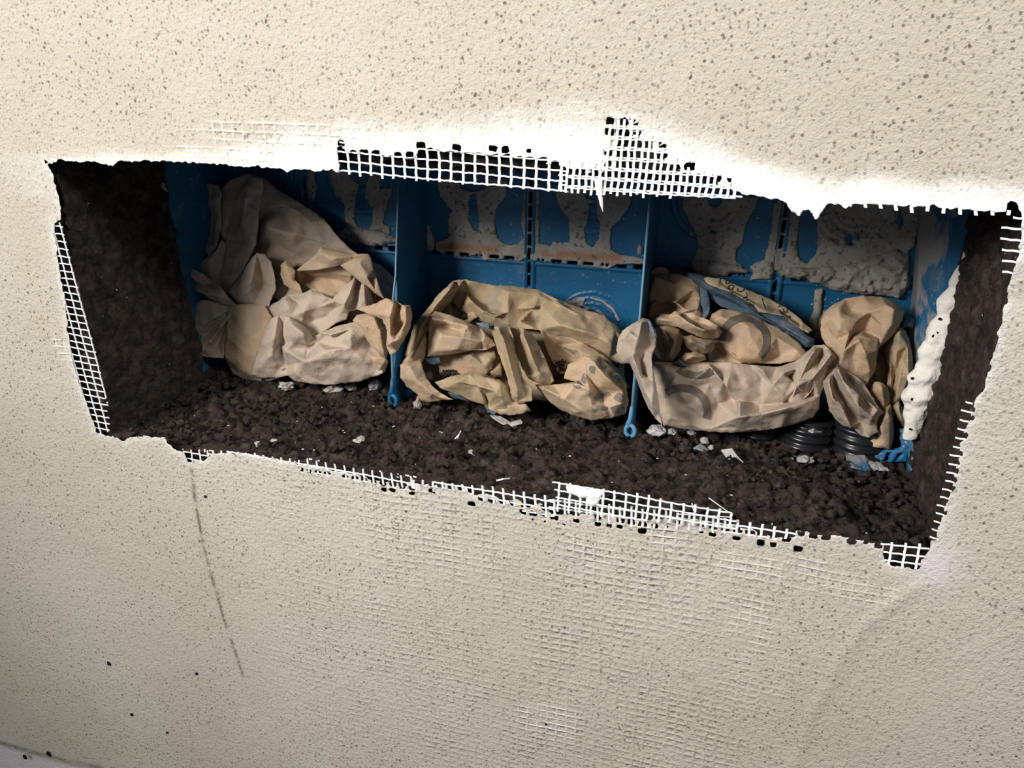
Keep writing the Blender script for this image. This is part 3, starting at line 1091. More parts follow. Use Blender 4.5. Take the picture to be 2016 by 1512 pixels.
a6 = lambda p: zm(600, 200, p)
a3 = lambda p: zm(900, 280, p)
a4 = lambda p: zm(1200, 340, p)
a5 = lambda p: zm(1516, 340, p)
smear(a6([(190, 540), (350, 540), (380, 620), (440, 650), (410, 760), (400, 860), (405, 960), (440, 1010), (340, 1010), (320, 900), (320, 820), (250, 730), (220, 640)]), seed=1)
smear(a6([(520, 560), (600, 560), (605, 690), (700, 680), (660, 820), (630, 960), (680, 1000), (690, 1060), (620, 1030), (500, 1040), (540, 960), (540, 840), (480, 760), (490, 650)]), seed=2)
smear(a6([(250, 1040), (330, 985), (440, 1000), (600, 1020), (700, 1060), (785, 1110), (660, 1125), (640, 1150), (600, 1130), (560, 1150), (440, 1130), (350, 1120), (290, 1080)]),
      thick=0.0055, seed=3, edge=0.006, slots=False)
smear(a6([(25, 540), (70, 540), (95, 680), (80, 790), (50, 780), (30, 680)]), seed=4)
smear(a6([(860, 820), (930, 820), (970, 960), (1020, 1060), (1030, 1130), (1020, 1200), (960, 1160), (925, 1180), (930, 1300), (935, 1500), (905, 1500), (890, 1300), (870, 1100)]), thick=0.0022, seed=5)
smear(a6([(1050, 590), (1200, 600), (1240, 680), (1320, 715), (1440, 690), (1460, 600), (1610, 620), (1600, 740), (1520, 860), (1510, 960), (1530, 1080),
          (1600, 1140), (1700, 1130), (1740, 1080), (1720, 960), (1740, 800), (1750, 640), (1870, 650), (1860, 900), (1860, 1120), (2020, 1165),
          (2020, 1272), (1820, 1255), (1780, 1230), (1720, 1265), (1600, 1240), (1440, 1255), (1380, 1215), (1200, 1225), (1060, 1190), (1030, 1120),
          (1140, 1080), (1140, 900), (1170, 860), (1080, 760), (1060, 680)]),
      holes=[a6([(1310, 730), (1360, 730), (1365, 820), (1380, 880), (1380, 1045), (1340, 1010), (1300, 920), (1310, 860), (1300, 800)])], seed=6, brick=(858, 985))
smear(a3([(785, 340), (980, 345), (1030, 440), (1120, 470), (1200, 390), (1395, 380), (1380, 500), (1290, 610), (1220, 690), (1225, 850), (1300, 890),
          (1370, 900), (1500, 930), (1500, 960), (1250, 965), (1200, 1000), (1000, 975), (900, 960), (630, 935), (600, 890), (640, 820), (740, 850), (760, 790),
          (895, 790), (890, 600), (820, 520), (790, 430)]),
      holes=[a3([(1060, 480), (1110, 480), (1110, 600), (1140, 640), (1130, 760), (1080, 835), (1020, 800), (1015, 680), (1040, 620)])], seed=7, brick=(1060, 1230))
smear(a4([(560, 170), (760, 175), (790, 255), (840, 275), (890, 240), (900, 180), (1175, 190), (1160, 280), (1080, 420), (1060, 540), (1010, 620), (1005, 700), (1050, 745), (960, 790), (740, 790),
          (650, 750), (650, 700), (700, 600), (690, 500), (640, 400), (580, 300)]), seed=8, thick=0.0014)
smear(a4([(640, 700), (760, 690), (900, 700), (1030, 730), (1110, 770), (1100, 800), (960, 790), (940, 820), (740, 825), (650, 775)]), seed=9, thick=0.006, edge=0.006, slots=False)
smear(a4([(1110, 740), (1180, 700), (1260, 680), (1300, 690), (1310, 780), (1290, 850), (1200, 840), (1110, 850), (1140, 800)]), seed=10, thick=0.006, edge=0.006, slots=False)
smear(a4([(1305, 230), (1530, 260), (1510, 360), (1500, 440), (1480, 540), (1490, 640), (1530, 710), (1560, 800), (1320, 780), (1240, 760), (1230, 690), (1250, 600), (1290, 400)]), seed=11, thick=0.0018)
smear(a5([(60, 200), (200, 250), (640, 180), (1240, 230), (1240, 300), (1200, 390), (1170, 500), (1140, 580), (1100, 620), (1100, 780), (1000, 800), (400, 830),
          (200, 810), (90, 790), (60, 700), (90, 500), (60, 300)]),
      holes=[a5([(240, 330), (300, 290), (360, 360), (385, 500), (370, 640), (300, 720), (220, 680), (215, 560)]),
             a5([(605, 500), (635, 470), (655, 520), (640, 580), (605, 560)]), a5([(1015, 290), (1050, 290), (1055, 420), (1020, 440)])], seed=12, thick=0.0022)
smear(a5([(60, 770), (150, 740), (400, 740), (700, 700), (900, 620), (1000, 590), (1100, 650), (1095, 880), (1050, 960), (1010, 1000), (950, 980), (740, 965), (500, 930), (400, 880),
          (310, 870), (295, 835), (250, 830), (235, 850), (70, 815)]), seed=13, thick=0.010, edge=0.010, slots=False, rough=0.7)
smear(a5([(350, 930), (420, 920), (412, 1090), (405, 1150), (385, 1190), (420, 1240), (330, 1260), (310, 1170), (345, 1080)]), seed=14, thick=0.004, slots=False)
smear(a3([(1440, 800), (1475, 830), (1465, 890), (1430, 880)]), seed=15, thick=0.002)
smear(a3([(860, 1270), (960, 1228), (1025, 1235), (1000, 1275), (1020, 1330), (1130, 1330), (1200, 1390), (1150, 1370), (1060, 1310), (1000, 1300), (900, 1290)]), seed=16, thick=0.0006)
smear(a3([(1060, 1228), (1160, 1250), (1250, 1320), (1295, 1410), (1280, 1420), (1230, 1330), (1150, 1270), (1060, 1240)]), seed=17, thick=0.0006)
smear([(1622, 610), (1607, 640), (1598, 660), (1612, 672), (1640, 668), (1640, 625)], seed=18, thick=0.004, slots=False)

# chalky lip of the box at the lower right corner, with two slanted holes
o = blob_sheet('corner_lip', zm(1516, 560, [(805, 1350), (920, 1310), (1040, 1290), (1040, 1150), (1130, 1140), (1140, 1260), (1110, 1330), (1085, 1400), (960, 1400), (840, 1425)]),
               0.137, 0.003, 0.0009, mat_blue('chalky_lip_plastic', 0.95), box, seed=41, edge=0.002,
               holes=[zm(1516, 560, [(925, 1330), (965, 1322), (935, 1398), (900, 1398)]), zm(1516, 560, [(1005, 1332), (1050, 1325), (1005, 1398), (965, 1398)])])

# ------------------------------------------------------------------ bead of white filler down the right rim of the box
pts = [(1916, 478, 3), (1908, 500, 4), (1898, 530, 5), (1888, 560, 7), (1877, 588, 9), (1868, 612, 8), (1858, 640, 9), (1849, 668, 11), (1842, 690, 11), (1833, 712, 10),
       (1824, 735, 12), (1816, 758, 11), (1811, 780, 12), (1806, 800, 10), (1802, 820, 8), (1797, 840, 7), (1792, 862, 5)]
V_ = []
F_ = []
NS, NR = 120, 26
pp = np.array(pts, float)
tt = np.linspace(0, len(pp) - 1, NS)
px_i = np.interp(tt, range(len(pp)), pp[:, 0])
py_i = np.interp(tt, range(len(pp)), pp[:, 1])
rr_i = np.interp(tt, range(len(pp)), pp[:, 2]) * 0.00060
for i in range(NS):
    c = on_y(px_i[i], py_i[i], 0.1185)
    lump = 1.28 + 0.12 * math.sin(tt[i] * 3.3) + 0.12 * float(vn(tt[i], 0.0, 0.7, 44))
    for k in range(NR):
        w = k * 2 * math.pi / NR
        r = rr_i[i] * lump * (1 + 0.16 * float(vn(c[2], math.cos(w) * 0.02, 0.004, 45)) + 0.12 * float(vn(math.sin(w) * 0.02, c[2], 0.009, 46)))
        V_.append(c + np.array([math.cos(w) * r * 1.15, math.sin(w) * r * 0.9, 0.25 * math.cos(w) * r]))
    if i:
        for k in range(NR):
            a, b = (i - 1) * NR + k, (i - 1) * NR + (k + 1) % NR
            F_.append((a, b, b + NR, a + NR))
fb = from_np('filler_bead', V_, np.array(F_), FILLER)
bm = bmesh.new()
bm.from_mesh(fb.data)
bmesh.ops.recalc_face_normals(bm, faces=bm.faces)
bm.to_mesh(fb.data)
bm.free()
tag(fb, 'lumpy bead of off-white filler squeezed down the right rim of the blue box', 'filler')
mb = MB()
for px, py in ((1880, 583), (1893, 552), (1850, 628), (1846, 655), (1838, 662), (1796, 745), (1808, 741), (1796, 786), (1792, 845), (1889, 545)):
    c = on_y(px, py, 0.1185, 0.0)
    r = random.uniform(0.0007, 0.0013)
    c = c + (CC - c) / np.linalg.norm(CC - c) * 0.0068
    mb.add([c + np.array([math.cos(w) * r, 0, math.sin(w) * r]) for w in np.arange(7) * 0.9] + [c + np.array([0, 0.002, 0])], [(i, (i + 1) % 7, 7) for i in range(7)] + [tuple(range(7))])
tag(mb.build('air_hole', VOID, fb), kind='stuff')


# patches of mortar on the left rim of the box
for i, (nm, p) in enumerate((('rim_mortar', zm(60, 280, [(1010, 290), (1060, 330), (1100, 385), (1160, 390), (1090, 405), (1030, 370)])),
                             ('rim_mortar', zm(60, 280, [(960, 560), (1010, 550), (1020, 640), (1060, 730), (1070, 800), (1040, 830), (1010, 800), (1040, 740), (960, 670)])),
                             ('rim_mortar', zm(60, 280, [(1080, 1060), (1140, 1080), (1175, 1130), (1150, 1200), (1130, 1280), (1115, 1210), (1120, 1140), (1085, 1120)])))):
    blob_sheet(nm, p, 0.1205, 0.003, 0.0011, MORTAR, box, seed=60 + i)

# ------------------------------------------------------------------ black corrugated conduits under the bags
def conduit(px, py, rad, label, tilt):
    c = on_z(px, py, -0.104)
    c = c + np.array([0, rad, 0])
    root = empty('corrugated_conduit', (c[0], c[1], -0.12), label, 'conduit', None)
    n = 40
    V_, F_ = [], []
    k_ = 56
    for i in range(n):
        z = -0.125 + i * 0.0011
        off = np.array([tilt[0], tilt[1], 0]) * (z + 0.125)
        r = rad * (1 - 0.09 * (1 if (i // 3) % 2 else 0))
        for k in range(k_):
            w = k * 2 * math.pi / k_
            V_.append((c[0] + off[0] + math.cos(w) * r, c[1] + off[1] + math.sin(w) * r, z))
        if i:
            F_ += [((i - 1) * k_ + k, (i - 1) * k_ + (k + 1) % k_, i * k_ + (k + 1) % k_, i * k_ + k) for k in range(k_)]
    for i in (n,):
        z = -0.125 + (n - 1) * 0.0011
        off = np.array([tilt[0], tilt[1], 0]) * (z + 0.125)
        for k in range(k_):
            w = k * 2 * math.pi / k_
            V_.append((c[0] + off[0] + math.cos(w) * rad * 0.86, c[1] + off[1] + math.sin(w) * rad * 0.86, z))
        F_ += [((n - 1) * k_ + k, (n - 1) * k_ + (k + 1) % k_, n * k_ + (k + 1) % k_, n * k_ + k) for k in range(k_)]
    m_ = MB()
    m_.add(V_, F_)
    m_.build('corrugated_wall', BLACK, root, smooth=True)
    m_ = MB()
    zt = -0.125 + (n - 6) * 0.0011
    off = np.array([tilt[0], tilt[1], 0]) * (zt + 0.125)
    m_.add([(c[0] + off[0] + math.cos(w) * rad * .9, c[1] + off[1] + math.sin(w) * rad * .9, zt) for w in np.arange(k_) * 2 * math.pi / k_], [tuple(range(k_))])
    m_.build('dark_bore', VOID, root)
    return root


conduit(1585, 893, 0.0205, 'black corrugated conduit stub just left of the rightmost one, half hidden by paper', (0.1, 0.25))
conduit(1708, 912, 0.0215, 'rightmost black corrugated conduit stub, under the crumpled paper in the corner', (-0.1, 0.15))
conduit(1490, 868, 0.0150, 'low black conduit stub almost buried in the dark fill, leftmost of the three', (0.1, 0.15))

# ------------------------------------------------------------------ mortar lumps and scraps lying on the fill
def lump(name, px, py, rpx, label, mat, cat, asp=1.0, seed=0, group=None, flat=0.6, zb=-0.104):
    c = on_z(px, py, zb)
    sc = np.linalg.norm(c - CC) / FPX
    r = rpx * sc
    bm = bmesh.new()
    bmesh.ops.create_icosphere(bm, subdivisions=3 if rpx > 5 else 2, radius=1.0)
    for v in bm.verts:
        n = Vector(v.co)
        k = 1 + 0.3 * float(vn(n.x * 3 + seed, n.y * 3 + n.z * 2, 0.5, 53)) + 0.45 * float(vn(n.x * 1.0 + seed, n.y + n.z * 0.7, 0.7, 51)) + 0.2 * float(vn(n.z + seed, n.x - n.y, 0.3, 52))
        v.co = Vector((n.x * k * r * asp, n.y * k * r * 1.1, n.z * k * r * flat))
    me = bpy.data.meshes.new(name)
    bm.to_mesh(me)
    bm.free()
    o = link(name, me, mat, None, False)
    o.location = (c[0], c[1], zb + r * flat * 0.35)
    o.rotation_euler = (0, 0, seed * 1.3)
    tag(o, label, cat, group)
    return o


lump('mortar_lump', 656, 769, 13, 'rough grey mortar lump under the middle of the left paper bag', MORTAR, 'mortar', 1.2, 1)
lump('mortar_lump', 691, 764, 9, 'small grey mortar lump between two larger ones under the left paper bag', MORTAR, 'mortar', 1.1, 2)
lump('mortar_lump', 738, 764, 12, 'pale upright mortar lump just left of the left divider foot', CHIP, 'mortar', 0.8, 3, flat=1.2)
lump('mortar_lump', 565, 762, 12, 'dark grey lump below the lower left corner of the left bag', MORTAR, 'mortar', 1.3, 4)
lump('mortar_lump', 822, 800, 11, 'greyish shard right of the left divider foot, under the middle bag', MORTAR, 'mortar', 0.6, 5, flat=1.2)
lump('mortar_lump', 1293, 848, 14, 'crumbly pale mortar lump at the lower left tip of the right bag', CHIP, 'mortar', 1.1, 6)
lump('mortar_lump', 1322, 852, 9, 'pale mortar crumb touching the larger lump at the right bag', CHIP, 'mortar', 1.1, 7)
lump('mortar_lump', 1362, 853, 7, 'small pale mortar lump under the lower edge of the right bag', CHIP, 'mortar', 0.8, 8)
lump('mortar_lump', 1388, 868, 8, 'pale mortar lump in front of the right bag, above the blue scrap', CHIP, 'mortar', 1.1, 9)
lump('mortar_lump', 1399, 882, 6, 'narrow pale mortar crumb right of the blue scrap', CHIP, 'mortar', 0.7, 10)
lump('mortar_lump', 1585, 904, 12, 'scatter of pale crumbly mortar below the black conduits', CHIP, 'mortar', 1.2, 11, flat=0.35)
lump('mortar_lump', 1722, 921, 13, 'pale crumbly mortar in front of the blue corner lip', CHIP, 'mortar', 1.3, 12, flat=0.35)
lump('mortar_lump', 708, 866, 8, 'white mortar chip on the fill below the left bag, largest there', CHIP, 'mortar', 1.5, 13, flat=.4)
lump('mortar_lump', 930, 891, 6, 'small flat white chip on the fill below the middle bag', CHIP, 'mortar', 1.8, 14, flat=.4)
lump('mortar_lump', 539, 868, 5, 'small white chip on the fill near the lower left edge', CHIP, 'mortar', 1.4, 15, flat=.4)
lump('mortar_lump', 508, 876, 5, 'upright white flake on the fill left of a small white chip', CHIP, 'mortar', 0.6, 16, flat=1)
rg = random.Random(9)
spots = [(676, 848), (678, 852), (866, 850), (870, 852), (450, 838), (1218, 908), (1122, 898), (1294, 903), (1436, 904), (1561, 903), (1622, 908), (1690, 948), (1205, 950),
         (1440, 975), (1720, 1042), (1706, 1050), (1520, 1032), (1350, 935), (784, 940), (735, 800), (634, 802), (597, 885), (618, 887), (775, 840), (832, 836), (1056, 884)]
for i, (px, py) in enumerate(spots):
    lump('mortar_speck', px, py, rg.uniform(1.3, 2.6), 'tiny white mortar speck scattered on the dark fill', CHIP, 'mortar', rg.uniform(0.8, 1.5), i, 'white specks on the dark fill')


def scrap(name, pts, label, mat, cat, zb=-0.1035, t=0.0012):
    mb = MB()
    P = [on_z(px, py, zb) for px, py in pts]
    n = len(P)
    mb.add([p + np.array([0, 0, 0.0025 * math.sin(i * 2.1)]) for i, p in enumerate(P)] + [p + np.array([0, 0, t + 0.0025 * math.sin(i * 2.1)]) for i, p in enumerate(P)],
           [tuple(range(n))[::-1], tuple(range(n, 2 * n))] + [(i, (i + 1) % n, n + (i + 1) % n, n + i) for i in range(n)])
    o = mb.build(name, mat)
    return tag(o, label, cat)


scrap('plastic_scrap', [(1365, 884), (1378, 880), (1395, 883), (1388, 891), (1372, 889)], 'little torn scrap of blue plastic on the fill in front of the right bag', BLUE_D, 'scrap')
scrap('paper_scrap', [(1420, 888), (1440, 890), (1458, 902), (1463, 912), (1450, 905), (1430, 896)], 'thin curled whitish scrap on the fill in front of the right bag', CHIP, 'scrap')
scrap('paper_scrap', [(965, 819), (985, 826), (1005, 829), (1025, 828), (1028, 838), (1005, 837), (985, 834), (970, 828)], 'pale grey torn strip on the fill just under the middle bag', CHIP, 'scrap')
scrap('foil_scrap', [(1590, 850), (1604, 842), (1622, 840), (1618, 853), (1600, 858)], 'crumpled clear foil scrap in the mouth of the left conduit', mat_plain('greyish_foil', (0.5, 0.52, 0.52), 0.25, 0.6, 0.3, 150), 'scrap', zb=-0.09)
scrap('plastic_scrap', [(1665, 900), (1700, 903), (1725, 915), (1712, 930), (1685, 928), (1670, 915)], 'smear of chalky blue plastic lying before the corner lip', BLUE_D, 'scrap')
mb = MB()
mb.tube([on_z(978, 946, -0.1), on_z(990, 943, -0.097), on_z(1003, 942, -0.1)], 0.0006, 6)
tag(mb.build('mesh_thread', FABRIC), 'short white thread lying on the fill left of the mesh flap', 'thread')
mb = MB()
mb.tube([on_z(896, 864, -0.102), on_z(903, 856, -0.099), on_z(907, 848, -0.1), on_z(901, 862, -0.1)], 0.0005, 6)
tag(mb.build('mesh_thread', FABRIC), 'small white curl of thread on the fill below the middle bag', 'thread')

# ================================================================== crumpled kraft paper bags
def cdt(pts2, edges, faces):
    r = delaunay_2d_cdt([Vector(p) for p in pts2], edges, faces, 1, 1e-4)
    return r[0], r[2], r[3]


def tri_interp(P2, D, T, q):
    for t in T:
        a, b, c = P2[t[0]], P2[t[1]], P2[t[2]]
        det = (b[0] - a[0]) * (c[1] - a[1]) - (c[0] - a[0]) * (b[1] - a[1])
        if abs(det) < 1e-9:
            continue
        u = ((q[0] - a[0]) * (c[1] - a[1]) - (c[0] - a[0]) * (q[1] - a[1])) / det
        v = ((b[0] - a[0]) * (q[1] - a[1]) - (q[0] - a[0]) * (b[1] - a[1])) / det
        if u >= -1e-6 and v >= -1e-6 and u + v <= 1 + 1e-6:
            return D[t[0]] * (1 - u - v) + D[t[1]] * u + D[t[2]] * v
    return None


SHEETS = {}
_sid = [0]


def sheet(parent, name, base, outline, inner=(), mat=None, scatter=26, jit=4.0, curl=1.0, crumple=1.0, skirt=0.010, d0=0.0, smooth=1, step=4.5, label=None):
    """outline / inner points are (px, py, d): d = millimetres in front of the bag's leaning base surface"""
    _sid[0] += 1
    rs = random.Random(_sid[0] * 17)
    yb, k = base
    out = [(p[0], p[1], (p[2] if len(p) > 2 else 0.0) * 1.0 + 7.0 + d0) for p in outline]
    P2 = [(p[0], p[1]) for p in out]
    D = [p[2] for p in out]
    n0 = len(P2)
    edges = []
    for pl in inner:
        s = len(P2)
        for p in pl:
            P2.append((p[0], p[1]))
            D.append(p[2] * 1.3 + d0)
        edges += [(s + i, s + i + 1) for i in range(len(pl) - 1)]

    def run(P2, D):
        v, f, ov = cdt(P2, edges, [list(range(n0))])
        PV = [(a.x, a.y) for a in v]
        DV = []
        for i, o in enumerate(ov):
            if len(o):
                DV.append(D[o[0]])
            else:
                j = sorted(range(len(P2)), key=lambda t: (P2[t][0] - PV[i][0]) ** 2 + (P2[t][1] - PV[i][1]) ** 2)[:3]
                ws = [1 / (1e-3 + math.hypot(P2[t][0] - PV[i][0], P2[t][1] - PV[i][1])) for t in j]
                DV.append(sum(D[t] * w for t, w in zip(j, ws)) / sum(ws))
        T = []
        for t in f:
            for q in range(1, len(t) - 1):
                T.append((t[0], t[q], t[q + 1]))
        return PV, DV, T
    PV, DV, T = run(P2, D)
    # extra creases scattered inside
    if scatter:
        poly = np.array([(p[0], p[1]) for p in out])
        lo_, hi_ = poly.min(0), poly.max(0)
        add, used = [], list(P2)
        for _ in range(int((hi_[0] - lo_[0]) * (hi_[1] - lo_[1]) / scatter ** 2 * 3) + 4):
            c = (rs.uniform(lo_[0], hi_[0]), rs.uniform(lo_[1], hi_[1]))
            if min((c[0] - u[0]) ** 2 + (c[1] - u[1]) ** 2 for u in used) < (scatter * 0.8) ** 2:
                continue
            if sdf(poly, np.array([c[0]]), np.array([c[1]]))[0] < scatter * 0.3:
                continue
            dd_ = tri_interp(PV, DV, T, c)
            if dd_ is None:
                continue
            add.append((c, dd_ + rs.uniform(-1, 1) * jit * 1.4))
            used.append(c)
        P3 = P2 + [a[0] for a in add]
        D3 = D + [a[1] for a in add]
        PV, DV, T = run(P3, D3)
    # build in pixel space, subdivide, round off, crumple, then put into the room
    bm = bmesh.new()
    vs_ = [bm.verts.new((p[0], p[1], d)) for p, d in zip(PV, DV)]
    for t in T:
        try:
            bm.faces.new([vs_[i] for i in t])
        except ValueError:
            pass
    for _ in range(6):
        es = [e for e in bm.edges if math.hypot(e.verts[0].co.x - e.verts[1].co.x, e.verts[0].co.y - e.verts[1].co.y) > step]
        if not es:
            break
        bmesh.ops.subdivide_edges(bm, edges=es, cuts=1)
        bmesh.ops.triangulate(bm, faces=[f for f in bm.faces if len(f.verts) > 3])
    bmesh.ops.recalc_face_normals(bm, faces=bm.faces)
    bm.verts.ensure_lookup_table()
    for _ in range(1):
        nz = {}
        for v in bm.verts:
            nb = [e.other_vert(v).co.z for e in v.link_edges]
            if nb:
                nz[v.index] = v.co.z * 0.60 + 0.40 * sum(nb) / len(nb)
        for i, z in nz.items():
            bm.verts[i].co.z = z
    poly = np.array([(p[0], p[1]) for p in out])
    XY = np.array([(v.co.x, v.co.y) for v in bm.verts])
    Zd = np.array([v.co.z for v in bm.verts])
    dist = np.abs(sdf(poly, XY[:, 0], XY[:, 1]))
    sx = _sid[0] * 31.7
    rid = (1 - np.sqrt(vn(XY[:, 0] + sx, XY[:, 1], 38, 71) ** 2 + 0.012)) * 2.6 + (1 - np.sqrt(vn(XY[:, 0] * .6 + XY[:, 1] * .8 + sx, XY[:, 1] * .6 - XY[:, 0] * .8, 17, 72) ** 2 + 0.03)) * 0.7
    def lin(x, y, sc, ang, sd_):
        ca, sa = math.cos(ang), math.sin(ang)
        u, v = (x * ca + y * sa) / sc + 40 + sx, (y * ca - x * sa) / sc + 40
        i, j = np.floor(u).astype(int), np.floor(v).astype(int)
        fu, fv = u - i, v - j
        T_ = _tabs[71]
        a, b, c, d = T_[i % 128, (j + sd_) % 128], T_[(i + 1) % 128, (j + sd_) % 128], T_[i % 128, (j + 1 + sd_) % 128], T_[(i + 1) % 128, (j + 1 + sd_) % 128]
        return np.where(fu + fv < 1, a + (b - a) * fu + (c - a) * fv, d + (c - d) * (1 - fu) + (b - d) * (1 - fv))
    rid = rid + 3.2 * lin(XY[:, 0], XY[:, 1], 34, 0.6, 3) + 0.9 * lin(XY[:, 0], XY[:, 1], 15, 1.3, 9)
    Zd = Zd + crumple * rid - curl * np.exp(-dist / 3.0)
    # ragged outline
    bnd = [v.is_boundary for v in bm.verts]
    W = []
    for (x, y), d, b in zip(XY, Zd, bnd):
        if b:
            x += 0.9 * float(vn(x, y, 6, 73))
            y += 0.9 * float(vn(x, y, 6, 74))
        W.append(on_base(x, y, yb, k, d / 1000.0))
    F = [tuple(v.index for v in f.verts) for f in bm.faces]
    # skirt: paper turning away behind the silhouette
    cx_, cy_ = XY.mean(0)
    be = [(e.verts[0].index, e.verts[1].index) for e in bm.edges if e.is_boundary]
    mp = {}
    for a, b in be:
        for i in (a, b):
            if i not in mp:
                mp[i] = len(W)
                c = np.array(W[i])
                dr = (c - CC) / np.linalg.norm(c - CC)
                q2 = on_base(XY[i][0] + (cx_ - XY[i][0]) * 0.04, XY[i][1] + (cy_ - XY[i][1]) * 0.04, yb, k, Zd[i] / 1000.0)
                W.append(q2 + dr * skirt)
        F.append((a, b, mp[b], mp[a]))
    bm.free()
    me = bpy.data.meshes.new(name)
    off = root_loc(parent)
    me.from_pydata([tuple(np.array(w) - off) for w in W], [], F)
    me.update()
    bm = bmesh.new()
    bm.from_mesh(me)
    bmesh.ops.recalc_face_normals(bm, faces=bm.faces)
    bm.to_mesh(me)
    bm.free()
    o = link(name, me, mat, parent, True)
    if label:
        o['label'] = label
    SHEETS[id(o)] = (np.array([W[i] for i in range(len(XY))]), XY)
    o['_s'] = _sid[0]
    SHEETS[_sid[0]] = SHEETS.pop(id(o))
    return o


def print_on(parent_sheet, name, poly_px, mat, lift=0.0006, step=3.5):
    """flat print following the sheet: polygons are draped on the sheet's own surface"""
    W, XY = SHEETS[parent_sheet['_s']]
    poly = np.array(poly_px, float)
    lo_, hi_ = poly.min(0), poly.max(0)
    n = len(poly)
    P2 = [tuple(p) for p in poly]
    # densify outline
    dn = []
    for i in range(n):
        a, b = poly[i], poly[(i + 1) % n]
        m_ = max(1, int(np.hypot(*(b - a)) / step))
        for j in range(m_):
            dn.append(tuple(a + (b - a) * j / m_))
    pts = list(dn)
    for x in np.arange(lo_[0] + step / 2, hi_[0], step):
        for y in np.arange(lo_[1] + step / 2, hi_[1], step):
            if sdf(poly, np.array([x]), np.array([y]))[0] > step * 0.5:
                pts.append((x, y))
    v, f, ov = cdt(pts, [], [list(range(len(dn)))])
    V_ = []
    Dp = np.linalg.norm(W - CC, axis=1)
    for a in v:
        d2 = (XY[:, 0] - a.x) ** 2 + (XY[:, 1] - a.y) ** 2
        j = np.argsort(d2)[:4]
        w = 1 / (d2[j] + 0.5)
        dp = (Dp[j] * w).sum() / w.sum()
        r = ray(a.x, a.y)
        r = r / np.linalg.norm(r)
        V_.append(CC + r * (dp - lift))
    me = bpy.data.meshes.new(name)
    off = root_loc(parent_sheet)
    me.from_pydata([tuple(p - off) for p in V_], [], [tuple(t) for t in f])
    me.update()
    o = link(name, me, mat, parent_sheet, True)
    return o


def bag(px, py, label):
    c = on_z(px, py, -0.106)
    return empty('paper_bag', c, label, 'paper')


G, Tn, O, Bl = K_GREY, K_TAN, K_OLIVE, K_BLUE

# ---------------------------------------------------------------- left bag
LB = (0.150, 0.26)
b1 = bag(560, 760, 'crumpled brown paper bag filling the left bay of the box, tallest of the bags')
sheet(b1, 'back_fold', LB, [(455, 352, 6), (490, 340, 6), (520, 350, 4), (545, 372, 2), (600, 405, 0), (640, 432, 2), (662, 462, 2), (690, 490, 2), (720, 510, 0), (750, 522, -4), (775, 545, -6),
                            (792, 590, -8), (800, 640, -6), (720, 650, -4), (640, 620, 0), (560, 600, 2), (500, 560, 2), (450, 500, 4), (430, 450, 4), (425, 380, 4)],
      [[(512, 375, 12), (509, 410, 12), (506, 440, 2), (505, 480, 2)], [(520, 410, 10), (560, 405, 8), (590, 418, 12)], [(520, 418, 2), (556, 412, 1)],
       [(530, 450, 16), (580, 460, 18), (640, 480, 10)], [(545, 480, 8), (600, 510, 6), (650, 520, 4)], [(700, 520, 6), (740, 560, 2)]], G, 34, 3, d0=-6)
sheet(b1, 'standing_fold', LB, [(463, 400, 10), (472, 372, 12), (497, 346, 12), (518, 352, 12), (519, 372, 14), (511, 412, 16), (508, 450, 16), (505, 482, 14), (488, 515, 14), (470, 545, 12), (462, 556, 12), (448, 580, 8),
                                (428, 560, 2), (436, 520, 2), (444, 480, 4), (452, 440, 6)],
      [[(488, 372, 18), (480, 410, 20), (474, 450, 20), (466, 500, 18), (455, 540, 14)], [(492, 395, 16), (508, 412, 16)], [(456, 470, 10), (500, 478, 18)]], G, 26, 3)
sheet(b1, 'dark_inner_fold', LB, [(372, 372, -2), (395, 364, 4), (412, 360, 6), (430, 366, 8), (437, 382, 8), (434, 400, 6), (436, 440, 6), (430, 470, 8), (424, 490, 8), (410, 505, 6), (404, 490, 0), (412, 460, -6), (412, 420, -10), (400, 390, -8), (380, 388, -4)],
      [[(425, 375, 10), (428, 420, 9), (420, 480, 10)]], G, 0, 2, d0=2)
sheet(b1, 'dark_inner_fold', LB, [(408, 505, 8), (425, 492, 10), (436, 470, 6), (446, 480, 2), (440, 520, 4), (434, 560, 6), (452, 592, 8), (420, 600, 6), (395, 575, 2), (378, 548, 0), (388, 520, 4)],
      [[(412, 515, 14), (416, 550, 14), (432, 585, 12)]], G, 24, 3)
sheet(b1, 'rolled_fold', LB, [(326, 505, 4), (344, 503, 8), (372, 524, 12), (400, 540, 14), (425, 556, 14), (440, 572, 14), (458, 592, 12), (468, 603, 10), (438, 598, 8), (400, 580, 10), (366, 562, 10), (345, 542, 6), (330, 530, 2)],
      [[(340, 520, 12), (380, 548, 18), (430, 580, 18), (455, 596, 12)], [(346, 536, 4), (390, 560, 8), (420, 560, 6)]], G, 0, 2, d0=10)
sheet(b1, 'fanned_fold', LB, [(338, 642, 0), (352, 622, 2), (372, 600, 6), (400, 590, 10), (440, 596, 10), (470, 600, 12), (462, 620, 12), (452, 645, 10), (446, 675, 8), (440, 706, 8), (412, 704, 6), (388, 698, 4), (352, 698, 2), (320, 700, -2), (336, 682, 0), (344, 662, 0)],
      [[(462, 604, 16), (400, 640, 18), (350, 680, 8)], [(462, 606, 10), (410, 655, 6), (352, 690, 0)], [(460, 612, 16), (415, 672, 16), (370, 694, 8)], [(458, 618, 8), (425, 680, 4), (400, 700, 2)],
       [(440, 598, 14), (385, 615, 14)]], G, 0, 2, d0=4)
